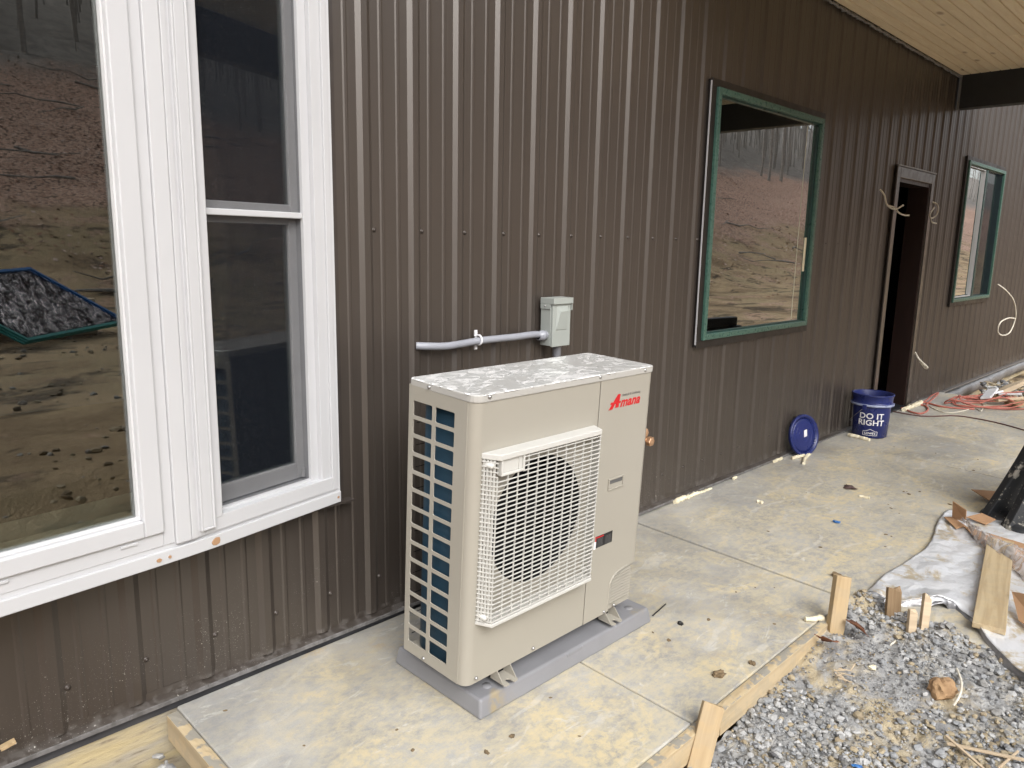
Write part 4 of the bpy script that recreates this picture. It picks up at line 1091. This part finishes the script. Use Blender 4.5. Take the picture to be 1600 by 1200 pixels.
for i, (a, b, l_) in enumerate((((1480,1160), (1600,1195), 'long pale wood splinter across the gravel at bottom right'), ((1478,1152), (1540,1200), 'thin reddish splinter crossing the long pale splinter'), ((1590,1180), (1560,1200), 'short wood splinter at the bottom right corner'))):
    p, q = gq(*a), gq(*b); p.z = gz(p.x, p.y)+.022; q.z = gz(q.x, q.y)+.026
    plank_thing('wood_splinter', p, q, .012-.003*i, .007, M['scrap'], l_, 'splinter', bevel=.001)
p = gq(1340, 1187); clod((p.x, p.y, gz(p.x, p.y)+.012), (.02, .008, .004), 'plastic_scrap', 'bluetape', 'tiny blue plastic scrap among the gravel', 'scrap', seed=4, sub=1)
p = gq(1362, 1050); clod((p.x, p.y, gz(p.x, p.y)+.012), (.016, .012, .010), 'foam_scrap', 'foam', 'small cream foam lump sitting on the gravel', 'foam scrap', seed=6)
mb = MB(); random.seed(3)
for i in range(9):
    p = gq(1325+random.uniform(-14, 14), 1063+random.uniform(-10, 10)); p.z = gz(p.x, p.y)+.018; a = random.random()*3; mb.bar(p, p+Vector((.05*cos(a), .05*sin(a), .012*random.random())), .004, .002)
mk('straw_wisp', mb, M['scrap'], label='wisp of pale dry straw on the gravel', cat='straw')

# ------------------------------------------------------------------ mud, foam scraps and litter on the concrete
def on_slab(px, py, dz): return gnd(px, py, dz)
MUD = [(1122,1053,.022,'largest brown mud clod on the concrete beside the leaning stake'), (1175,1036,.012,'round mud clod on the concrete right of the largest one'),
       (1308,900,.022,'flat brown mud clod on the concrete just beyond the joint'), (1322,906,.014,'thin mud crumb touching the flat clod beyond the joint'),
       (1063,974,.012,'small black lump on the concrete right of the grey pad')]
for i, (px, py, r, l_) in enumerate(MUD): clod(on_slab(px, py, r*.35), (r*1.15, r*.8, r*.6), 'mud_clod', 'clod' if i != 4 else 'blackcable', l_, 'mud clod', seed=i+20, sub=3)
SM = [(1210,918),(1180,918),(1150,925),(1210,975),(1107,968),(1045,1000),(985,985),(1020,988),(1388,788),(1392,794),(1412,768),(1420,772),(1405,802),(1417,768),(1462,708),(1528,718),(1521,735),(1508,733),(1532,733),(1383,854),(1393,838),(1437,768),(1484,788),(1500,732),(860,1090),(620,1140),(645,1172),(760,1175),(800,1150),(905,1150),(475,1165),(352,1110),(1282,855),(1384,835),(1260,770),(1415,700),(1397,698),(1200,700+130)]
random.seed(11)
for i, (px, py) in enumerate(SM):
    r = .0032+.006*((i*37 % 17)/17)**2; clod(on_slab(px, py, r*.2), (r*(1.2+.8*((i*7) % 5)/5), r, r*.5), 'mud_crumb', 'clod', 'small crumb of dried mud scattered on the concrete', 'mud crumb', 'mud crumbs on the concrete', seed=i+40)
FOAM = [((1237,716),(1257,712),.017,'cream foam strip lying against the blue lid'), ((1256,724),(1266,708),.016,'bent cream foam piece in front of the blue lid'),
        ((1328,680),(1358,687),.020,'long cream foam strip at the foot of the blue bucket'), ((1047,782),(1062,774),.020,'chunky foam scrap by the wall near the heat pump'),
        ((1066,776),(1076,766),.016,'second foam scrap by the wall, leaning on the base trim'), ((1080,768),(1112,763),.010,'thin long foam sliver by the wall below the green window'),
        ((1136,746),(1142,744),.012,'small foam nub by the wall under the green window'), ((1196,718),(1208,713),.014,'foam scrap by the wall left of the blue lid'),
        ((1343,775),(1358,778),.010,'lone foam sliver in the middle of the path'), ((1183,783),(1190,785),.014,'foam crumb in the middle of the near path'),
        ((1412,640),(1440,628),.028,'foam piece on the slab beside the doorway'), ((1258,968),(1286,966),.016,'foam scrap on the slab edge beside the upright stake'), ((998,963),(1003,965),.010,'tiny foam crumb at the right end of the grey pad')]
for i, (a, b, r, l_) in enumerate(FOAM):
    p, q = on_slab(*a, r*.6), on_slab(*b, r*.6); random.seed(i)
    if p.y > -.04: p.y = -.045
    if q.y > -.04: q.y = -.045
    k_ = max(3, int((q-p).length/(r*.8)))
    P = [p.lerp(q, t/k_)+Vector((random.uniform(-.3,.3)*r, random.uniform(-.3,.3)*r, random.uniform(-.15,.15)*r)) for t in range(k_+1)]
    if i == 1: P = [p, p.lerp(q,.5)+Vector((-.02,.01,0)), q]
    mk('foam_scrap', MB().tube(curve_pts(P, 3), [r*random.uniform(.55,.95) for _ in range(len(curve_pts(P, 3)))], 7), M['foam'], label=l_, cat='foam scrap')
for a, l_ in (((1307,815), 'crumpled blue tape scrap on the concrete path'),):
    clod(on_slab(*a, .008), (.024, .012, .006), 'tape_scrap', 'bluetape', l_, 'tape scrap', seed=77)
mk('twig', MB().tube([on_slab(1020,962,.004), on_slab(1040,944,.006)], .003, 6), M['blackcable'], label='thin black twig on the concrete behind the pad corner', cat='twig')
o = plank_thing('wood_chip', on(0, 1170, 1, -.05), on(24, 1157, 1, -.05), .02, .01, M['stake'], 'wood chip lodged on the base trim at lower left', 'wood chip', bevel=.001)

# ------------------------------------------------------------------ blue bucket and lid
bp = Vector((6.59, -.200, slabz(-.20)))
bk = empty('bucket', bp, 'blue plastic bucket with white lettering beside the doorway', 'bucket')
prof = [(0, .0), (.128, .0), (.134, .004), (.147, .262), (.149, .268), (.166, .270), (.166, .288), (.158, .292), (.155, .300), (.158, .352), (.164, .356), (.164, .364), (.156, .366), (.152, .358), (.147, .27), (.132, .012), (0, .010)]
mk('shell', MB().lathe(prof, 48), M['blue'], bk)
mk('collar', MB().lathe([(.1665, .2705), (.1685, .272), (.1685, .287), (.1665, .2885)], 48), M['blue_dusty'], bk)
for sx in (-1, 1): mk('bail_ear', MB().box(.168 if sx > 0 else -.182, .182 if sx > 0 else -.168, -.016, .016, .245, .285), M['blue'], bk, bevel=.004)
mk('bail', MB().tube([(.180*cos(a), .182*sin(a)*.86, .262-.16*sin(a)) for a in [i*pi/20 for i in range(21)]], .0022, 6), M['steel'], bk)
def wrap(vf, ang0, z0, sc_=1, r_at=lambda z: .135+.0131*z/.262+.0012):
    v, f = vf; return [((r_at(z0+b)+.0008)*cos(ang0+a*sc_/.141), (r_at(z0+b)+.0008)*sin(ang0+a*sc_/.141), z0+b) for a, b, c in v], f
camdir = math.atan2(CPOS.y-bp.y, CPOS.x-bp.x)
bk_ang = camdir + .04
lt = MB()
for body, z, s_ in (('DO IT', .168, .066), ('RIGHT', .112, .066)):
    v, f = text_mesh(body, s_, 0, .0012, 'CENTER', 1.02); lt.add(*wrap((v, f), bk_ang, z, 1.05))
mk('lettering', lt, M['white_print'], bk, solid=.0006)
lw = MB(); v, f = text_mesh("LOWE'S", .0235, 0, .0006, 'CENTER', 1.0); lw.add(*wrap((v, f), bk_ang, .036, 1.05))
out = [(-.056,.028), (-.056,.062), (-.040,.062), (0,.080), (.040,.062), (.056,.062), (.056,.028)]; out = [(a, b-.002) for a, b in out]
for (a, b), (c, d) in zip(out, out[1:]+out[:1]):
    n_ = 5
    for k_ in range(n_):
        t0, t1 = k_/n_, (k_+1)/n_; p = (a+(c-a)*t0, b+(d-b)*t0); q = (a+(c-a)*t1, b+(d-b)*t1); dx, dy = q[0]-p[0], q[1]-p[1]; l = math.hypot(dx, dy); nx_, ny_ = -dy/l*.0016, dx/l*.0016
        lw.add(*wrap(([(p[0]+nx_, p[1]+ny_, 0), (q[0]+nx_, q[1]+ny_, 0), (q[0]-nx_, q[1]-ny_, 0), (p[0]-nx_, p[1]-ny_, 0)], [(0,1,2,3)]), bk_ang, 0))
mk('emblem', lw, M['white_print'], bk, solid=.0006)
ld = empty('loose_lid', (5.52, -.088, slabz(-.088)+.155), 'round blue bucket lid leaning on the siding', 'bucket lid', rot=(R(-11), 0, R(-15)))
mk('disc', MB().lathe([(0,-.006),(.105,-.006),(.118,-.004),(.122,.0),(.136,.0),(.140,-.016),(.156,-.016),(.158,-.010),(.158,.008),(.15,.010),(.14,.004),(0,.004)], 56, axis='y'), M['blue'], ld)
mb = MB()
for k_ in range(40):
    a = 2*pi*k_/40; mb.obox((.129*cos(a), -.004, .129*sin(a)), ((cos(a), 0, sin(a)), (0,1,0), (-sin(a), 0, cos(a))), (.007, .005, .0015))
for r_ in (.05, .085): mb.lathe([(r_-.002,-.006),(r_,-.0085),(r_+.002,-.006)], 40, axis='y')
mk('ribs', mb, M['blue'], ld)
mk('price_sticker', MB().prism([(-.016,-.028),(.018,-.022),(.022,.030),(-.012,.024)], -.0095, -.0088, lambda a, b, c: (a+.012, c, b+.012)), M['white_print'], ld)

# ------------------------------------------------------------------ cords and cables
def cord(name, px, r, mat, label, dz=None, sub=7, cat='cord'):
    P = [gnd(a, b, (dz or r)+(c if c else 0)) for a, b, *c_ in px for c in [c_[0] if c_ else 0]]
    return mk(name, MB().tube(curve_pts(P, sub), r, 7), M[mat], label=label, cat=cat)
cord('extension_cord', [(1380,640),(1440,650),(1490,649.5),(1520,653),(1560,661),(1600,672),(1640,684)], .006, 'darkcord', 'thin maroon cord crossing the slab from doorway to right edge')
random.seed(21)
P = [(1384,634),(1395,636),(1411,638),(1425,644),(1440,646),(1450,640),(1446,634),(1438,632),(1446,629),(1470,635),(1500,638),(1522,639)]
rc = cord('extension_cord', P, .009, 'redcord', 'orange red extension cord coiled loosely on the slab before the scrap pile')
cc = gnd(1555, 631)
mb = MB()
for j in range(7):
    ph_ = random.random()*6; a_, b_ = random.uniform(.30, .62), random.uniform(.10, .2); cx_, cy_ = cc.x+random.uniform(-.35,.30), cc.y+random.uniform(-.12,.1); pts = []
    for i in range(26):
        t = i/26*2*pi; x_, y_ = a_*cos(t+ph_), b_*sin(t+ph_)*(1+.3*sin(2*t+j)); an = -.55+.25*random.random()*0
        pts.append((cx_+x_*cos(an)-y_*sin(an), cy_+x_*sin(an)+y_*cos(an), slabz(cy_)+.010+.006*j+.055*max(0, sin(t*(1+j % 3)+j*2))))
    mb.tube(curve_pts(pts+[pts[0]], 2), .0065, 6)
mk('cord_coil', mb, M['redcord'], rc)
cord('cable', [(1452,634),(1462,640),(1480,645),(1500,643),(1520,638),(1528,640),(1533,642),(1537,634),(1532,628)], .005, 'cable', 'pale cable winding over the slab between doorway and orange coil', cat='cable')
cord('extension_cord', [(1425,632),(1445,627),(1456,618),(1466,614),(1462,619),(1452,628),(1446,634)], .008, 'redcord', 'short orange cord loop rising by the base trim right of the doorway')
def wcable(pts, r, label):
    P = [on(a, b, 1, y) for a, b, y in pts]; return mk('cable', MB().tube(curve_pts(P, 6), r, 7), M['cable'], label=label, cat='cable')
def wc2(strands, r, label):
    mb = MB()
    for pts in strands: mb.tube(curve_pts([on(a, b, 1, y) for a, b, y in pts], 6), r, 7)
    return mk('cable', mb, M['cable'], label=label, cat='cable')
wc2([[(1375,296,-.02),(1382,305,-.05),(1386,320,-.08),(1398,327,-.14),(1412,320,-.20)], [(1386,321,-.08),(1397,324,-.12),(1404,332,-.16),(1412,336,-.20),(1421,336.5,-.24)]], .007, 'forked white cable ends sticking out left of the doorway')
wc2([[(1456,315,-.02),(1464,319,-.06),(1466,326,-.10),(1463,336,-.11),(1455,341,-.10),(1453,334,-.08),(1460,324,-.07)], [(1454,341,-.10),(1456,347,-.13),(1463,349,-.15)]], .007, 'curled white cable ends hanging right of the doorway')
wc2([[(1559,444,-.02),(1572,454,-.10),(1583,468,-.14),(1587,485,-.15),(1586,500,-.14),(1578,519,-.12),(1567,524,-.10),(1559,518,-.10),(1563,504,-.12),(1576,497,-.14),(1586,498,-.15)]], .008, 'long white cable with a loop hanging below the far green window')
wc2([[(1430,551,-.02),(1435,560,-.07),(1443,568,-.10),(1449,574,-.12),(1446,575,-.10),(1438,566,-.07)]], .010, 'short white cable tail low on the siding right of the doorway')

# scrap pile at the far end
random.seed(5)
SC = [((1548,620),(1592,600),.10,.05,'scrap'), ((1536,618),(1560,612),.12,.02,'white_print'), ((1560,616),(1596,616),.14,.02,'white_print'), ((1570,606),(1600,596),.06,.04,'scrap'), ((1555,626),(1600,622),.09,.03,'scrap'), ((1540,622),(1552,608),.10,.02,'white_print'), ((1578,628),(1600,632),.12,.03,'stake')]
SL = ['pale offcut on top of the scrap pile by the foundation','white plastic scrap at the left of the scrap pile','curved white scrap in the middle of the scrap pile','grey wood offcut at the back of the scrap pile','wood offcut low in the scrap pile','white scrap tilted against the foundation in the pile','tan offcut at the front right of the scrap pile']
for i, (a, b, wd, th, mt_) in enumerate(SC):
    p, q = gnd(*a, .03+.02*(i % 3)), gnd(*b, .06+.02*(i % 3)); plank_thing('wood_offcut' if mt_ in ('scrap','stake') else 'plastic_scrap', p, q, wd, th, M[mt_], SL[i], 'offcut' if mt_ in ('scrap','stake') else 'scrap', bevel=.004, upv=(.1*random.uniform(-2,2), .3, 1))
mb = MB()
for i in range(260):
    p = gnd(random.uniform(1535, 1640), random.uniform(598, 622)); r = random.uniform(.015, .045); stone(mb, p.x, p.y, slabz(p.y)+r*.3, r, random.choice([0,2,3,3,4]))
mk('rubble', mb, STONE, kind='stuff')

# ------------------------------------------------------------------ foil sheet, plank, cardboard, sawhorse
Fp = [(3.50,-1.30),(3.50,-1.36),(3.55,-1.45),(3.66,-1.55),(3.70,-1.62),(3.62,-1.70),(3.46,-1.80),(3.28,-1.97),(3.05,-2.2),(2.9,-2.45)]
Bp = [(5.08,-1.225),(5.12,-1.30),(5.18,-1.40),(5.22,-1.5),(5.25,-1.6),(5.28,-1.7),(5.3,-1.85),(5.3,-2.0),(5.3,-2.2),(5.3,-2.45)]
def foil_pt(s, t):
    k_ = s*(len(Fp)-1); i = min(int(k_), len(Fp)-2); f_ = k_-i
    a = Vector(Fp[i]).lerp(Vector(Fp[i+1]), f_); b = Vector(Bp[i]).lerp(Vector(Bp[i+1]), f_)
    p = a.lerp(b, t); bow_ = .10*sin(pi*t)*(1-s)**2
    y = p.y - bow_*.35 + .02*sin(t*9)*(1-s)**4; x = p.x
    z = slabz(y)+.012+.012*fbm(x*5, y*5, 4)+.007*abs(fbm(x*14, y*14, 2))
    if t < .12: z += .03*(1-t/.12)*(.5+.5*sin(s*23))*(1 if s < .5 else .3)
    return (x, y, max(z, slabz(y)+.004))
ns, nt_ = 70, 110
vs_ = [foil_pt(i/ns, j/nt_) for j in range(nt_+1) for i in range(ns+1)]
mb = MB().add(vs_, [(j*(ns+1)+i, j*(ns+1)+i+1, (j+1)*(ns+1)+i+1, (j+1)*(ns+1)+i) for j in range(nt_) for i in range(ns)], 0, True)
foil = mk('foil_sheet', mb, M['foil'], solid=.002, label='white foil insulation sheet spread at the edge of the slab', cat='foil sheet')
# hanging silver skirt
vs_ = []; nk = 9
for i in range(121):
    s = i/120; x, y, z = foil_pt(s, 0); drop = .03+.19*max(0, min(1, (s-.38)/.12)) + .010*sin(i*.23); out_ = .02+.05*max(0, min(1, (s-.38)/.15))
    for j in range(nk):
        t = j/(nk-1); wv = .012*sin(i*.31+t*2)*t+.025*fbm(i*.08, t*2, 4)*t
        vs_.append((x-out_*t-wv, y-.01*t+wv*.5, z-drop*t**1.1))
mk('folded_edge', MB().add(vs_, [(i*nk+j, (i+1)*nk+j, (i+1)*nk+j+1, i*nk+j+1) for i in range(120) for j in range(nk-1)], 0, True), M['foil_silver'], foil, solid=.0015)
plank_thing('wood_plank', (4.66, -1.585, slabz(-1.58)+.040), (3.53, -1.787, slabz(-1.78)+.034), .122, .026, M['plank'], 'pale pine board lying on the white foil sheet', 'plank')
def sheet(name, P, th, mats, label, cat, n=6):
    mb = MB(); mb.add(P, [tuple(range(len(P)))]); return mk(name, mb, mats, label=label, cat=cat, solid=th)
card = empty('cardboard_box', gnd(1510, 812), 'flattened brown cardboard box on the foil with open flaps', 'cardboard box')
c0 = card.location
def cs(*pts): return [tuple(gnd(a, b, h)-c0) for a, b, h in pts]
for P in (cs((1489,783,.13),(1510,797,.12),(1509,815,.025),(1488,810,.02)), cs((1475,808,.03),(1488,808,.025),(1509,822,.025),(1494,826,.02)), cs((1510,808,.03),(1534,802,.05),(1556,812,.04),(1540,820,.022)), cs((1505,822,.022),(1600,850,.024),(1720,925,.03),(1600,900,.022),(1545,860,.02))):
    mk('flap', MB().add(P, [tuple(range(len(P)))]), M['card'], card, solid=.005)
sheet('cardboard_sheet', [tuple(gnd(1518, 765, .05)), tuple(gnd(1580, 770, .05)), tuple(gnd(1640, 800, .012)), tuple(gnd(1568, 796, .012))], .006, M['card'], 'loose cardboard sheet behind the black sawhorse leg', 'cardboard')
sheet('cardboard_sheet', [tuple(gnd(1581, 925, .07)), tuple(gnd(1610, 930, .10)), tuple(gnd(1640, 1000, .03)), tuple(gnd(1592, 970, .03))], .006, M['card'], 'brown cardboard piece tilted up right of the pine board', 'cardboard')
W0 = [gnd(1500, 813, .05), gnd(1545, 835, .06), gnd(1600, 858, .08), gnd(1680, 890, .08)]; W1 = [gnd(1510, 822, .02), gnd(1530, 850, .03), gnd(1585, 895, .02), gnd(1680, 950, .02)]
W0 = curve_pts(W0, 12); W1 = curve_pts(W1, 12); vs_ = []
for i, (p, q) in enumerate(zip(W0, W1)):
    for j in range(15):
        t = j/14; v = p.lerp(q, t); v.z += .03*sin(pi*t)+.018*fbm(i*.35, t*7, 3); v.x += .015*fbm(i*.3, t*5, 8); vs_.append(v)
mk('plastic_wrap', MB().add(vs_, [(i*15+j, (i+1)*15+j, (i+1)*15+j+1, i*15+j+1) for i in range(len(W0)-1) for j in range(14)], 0, True), M['wrap'], label='crumpled clear plastic wrap over the brown cardboard', cat='plastic wrap')
def sawhorse(loc, rz, label):
    o = empty('sawhorse', loc, label, 'sawhorse', 'black plastic sawhorses', (0, 0, rz)); BP = M['blackplastic']
    mk('top_beam', MB().box(-.22, .42, -.05, .05, .70, .80).box(-.20, .40, -.035, .035, .66, .70), BP, o, bevel=.008)
    mk('side_panel', MB().add([(-.18,-.05,.66),(.38,-.05,.66),(.34,-.07,.42),(-.20,-.07,.42)], [(0,1,2,3)]).add([(-.18,.05,.66),(.38,.05,.66),(.34,.07,.42),(-.20,.07,.42)], [(0,1,2,3)]), BP, o, solid=.02)
    for sx in (-1, 1):
        for sy in (-1, 1):
            mb = MB(); vs_ = []
            for i in range(7):
                t = i/6; z = .70*(1-t)+.02*t; y = sy*(.045+.055*t); x = sx*(.19+.23*t)+(.2 if sx > 0 else 0)*(1-t*.8); wd = .085+.030*t**3; th = .03
                for a, b in ((-1,-1),(1,-1),(1,1),(-1,1)): vs_.append((x+a*wd, y+b*th, z))
            mb.add(vs_, [(i*4+j, i*4+(j+1) % 4, (i+1)*4+(j+1) % 4, (i+1)*4+j) for i in range(6) for j in range(4)]+[(0,1,2,3),(24,25,26,27)])
            lg_ = mk('leg', mb, BP, o, bevel=.006)
            mk('foot_pad', MB().lathe([(0,0),(.115,0),(.118,.012),(.110,.026),(.085,.042),(0,.046)], 20, (-.42 if sx < 0 else .46, sy*.10, 0)), BP, lg_)
            mk('leg_rib', MB().bar((-.29 if sx < 0 else .42, sy*.085+sy*.03, .42), (-.385 if sx < 0 else .45, sy*.10+sy*.03, .10), .05, .014), BP, lg_)
    mk('shelf', MB().box(-.22, .36, -.055, .055, .30, .325), BP, o, bevel=.004)
    return o
sh = sawhorse((5.44, -1.845, slabz(-1.845)+.014), R(-45), 'black plastic sawhorse with plaster splashes whose foot stands on cardboard at the right edge')
copy_thing(sh, (7.75, -2.05, slabz(-2.05)), (0, 0, R(8)), 'second black plastic sawhorse farther along the porch slab, mirrored in the green window')

# ------------------------------------------------------------------ hillside opposite (mirrored in the glass)
random.seed(9)
mb = MB()
for i in range(26000):
    x = random.uniform(-8, 70); y = -random.uniform(10, 41)
    if y > -14 and random.random() > .3: continue
    if fbm(x*.25, y*.25, 2) < -.25 + .5*max(0, (18+y)/8): continue
    z = terr(x, y)+.02; r = random.uniform(.04, .10); a = random.random()*6.28; tl = Vector((random.uniform(-.6,.6), random.uniform(-.2,.9), 1)).normalized()
    e1 = tl.cross(Vector((cos(a), sin(a), 0))).normalized(); e2 = tl.cross(e1); c = Vector((x, y, z))
    mb.add([c+e1*r, c+e2*r*.6, c-e1*r, c-e2*r*.6], [(0,1,2,3)], random.choices([0,1,2,3], [4,4,3,1.6])[0])
mk('leaf_litter', mb, LIT, kind='stuff')
def tree_mesh(seed):
    random.seed(seed); mb = MB(); H = random.uniform(11, 16)
    base = [Vector((0,0,-.4))]; 
    for i in range(1, 9): base.append(Vector((base[-1].x+random.uniform(-.14,.14), base[-1].y+random.uniform(-.14,.14), H*i/8)))
    mb.tube(base, [.115*(1-i/9.5)+.012 for i in range(9)], 7); crown = MB()
    for b_ in range(16):
        z = H*random.uniform(.35, .97); i = min(7, int(z/H*8)); p = base[i].lerp(base[i+1], z/H*8-i); a = random.random()*6.28; L = (1.15-z/H)*H*.33+.5; P = [p]
        for k_ in range(4): P.append(P[-1]+Vector((cos(a)*L/4, sin(a)*L/4, L/4*random.uniform(.5,1.1)))); a += random.uniform(-.4,.4)
        crown.tube(P, [.034*(1-k_/5) for k_ in range(5)], 5)
        for q_ in range(5):
            s_ = P[random.randint(1,4)]; a2 = random.random()*6.28; crown.tube([s_, s_+Vector((cos(a2)*.5, sin(a2)*.5, .6)), s_+Vector((cos(a2)*.8, sin(a2)*.8, 1.3))], [.02,.014,.006], 4)
    return mb.mesh('trunk', M['bark']), crown.mesh('crown', M['bark'])
TM = [tree_mesh(s_) for s_ in range(4)]
random.seed(31); made = 0; spots = []
for i in range(170):
    x = random.uniform(-12, 120); y = -random.uniform(33, 66)
    if x < 24: y = -random.uniform(40, 70)
    spots.append((x, y))
for x, y in spots:
    t, c = TM[made % 4]; made += 1
    o = empty('bare_tree', (x, y, terr(x, y)), 'bare grey tree on the hillside opposite, seen mirrored in the glass', 'tree', 'bare trees on the hillside', (0, 0, random.random()*6.28)); o.scale = [random.uniform(.8, 1.25)]*3
    mk('trunk', t, None, o); mk('crown', c, None, o)
mb = MB()
for i in range(1500):
    x = random.uniform(-20, 190); y = -random.uniform(42, 100); z = terr(x, y)-.3; H = random.uniform(9, 16); r = random.uniform(.03, .09); lx, ly = random.uniform(-1, 1), random.uniform(-1, 1)
    mb.tube([(x, y, z), (x+lx*.4, y+ly*.4, z+H*.5), (x+lx, y+ly, z+H)], [r, r*.7, r*.15], 5, cap=False)
    for q_ in range(5):
        t_ = random.uniform(.35, .95); a = random.random()*6.28; p_ = Vector((x+lx*t_, y+ly*t_, z+H*t_)); L = H*.22*(1.1-t_)+.6
        mb.tube([p_, p_+Vector((cos(a)*L, sin(a)*L, L*.9))], [r*.35, .015], 4, cap=False)
mk('far_woods', mb, M['bark'], kind='stuff')
mb = MB()
for i in range(90):
    x = random.uniform(-4, 60); y = -random.uniform(15, 40); a = random.uniform(-.5, .5)+(pi if random.random() > .5 else 0); L = random.uniform(.8, 4.5); P = []
    for k_ in range(5): xx, yy = x+cos(a)*L*k_/4, y+sin(a)*L*k_/4+random.uniform(-.1, .1); P.append((xx, yy, terr(xx, yy)+random.uniform(.03, .22)))
    mb.tube(P, [.06*random.uniform(.4,1.2)*(1-k_/6) for k_ in range(5)], 5)
mk('fallen_brush', mb, M['bark'], kind='stuff')
mb = MB()
for i in range(6500):
    x = random.uniform(-1, 14); y = -random.uniform(2.5, 15)
    if fbm(x*.6, y*.6, 4) < -.1: continue
    r = .008+.05*random.random()**4; stone(mb, x, y, terr(x, y)+r*.2, r, random.choices([0,1,2,3,4], [1,1,2,5,4])[0])
mk('yard_rubble', mb, [M['clod'], M['bark'], STONE[2], STONE[3], M['clod']], kind='stuff')
# stack of taped glass units leaning on the yard, mirrored in the picture window
gs = empty('glass_stack', (0,0,0), 'stack of wrapped window panes with teal taped edges leaning in the yard', 'window panes')
pa, pb, pd = Vector((5.3,-11.2,-.22)), Vector((7.45,-12.0,-.12)), Vector((4.1,-12.2,.76)); ex = (pb-pa); ey = (pd-pa); nz_ = ex.cross(ey).normalized()
for k_ in range(3):
    o_ = pa - nz_*.028*k_ + ex*.015*k_
    def Q(a, b, h): return o_ + ex*a + ey*b + nz_*h
    mb = MB(); mb.add([Q(.05,.05,.0), Q(.95,.05,.0), Q(.95,.95,.0), Q(.05,.95,.0)], [(0,1,2,3)]); mk('pane', mb, M['film'], gs, solid=.004)
    for i, (a, b, c, d) in enumerate(((0,.022,0,1), (.978,1,0,1), (.022,.978,0,.035), (.022,.978,.965,1))):
        mb = MB(); v = [Q(x, y, h) for h in (-.012, .012) for y in (c, d) for x in (a, b)]
        mb.add(v, [(0,2,3,1),(4,5,7,6),(0,1,5,4),(2,6,7,3),(0,4,6,2),(1,3,7,5)]); mk('edge_tape', mb, M['bluetape' if i in (1, 3) else 'teal'], gs)
lp = mk('lumber_pile', MB().box(4.6, 7.2, -13.1, -12.5, -.4, .35), M['scrap'], label='low lumber pile behind the leaning window panes', cat='lumber', bevel=.02)
tx, ty = 25.5, -12.0+-1.6
mk('plastic_tub', MB().lathe([(0,0),(.40,0),(.55,.95),(.58,.95),(.58,1.0),(.52,1.0),(.38,.03),(0,.03)], 28, (tx, ty, terr(tx, ty)-.05)), M['whitesheet'], label='white plastic tub standing on the dirt slope, mirrored in the green window', cat='tub')
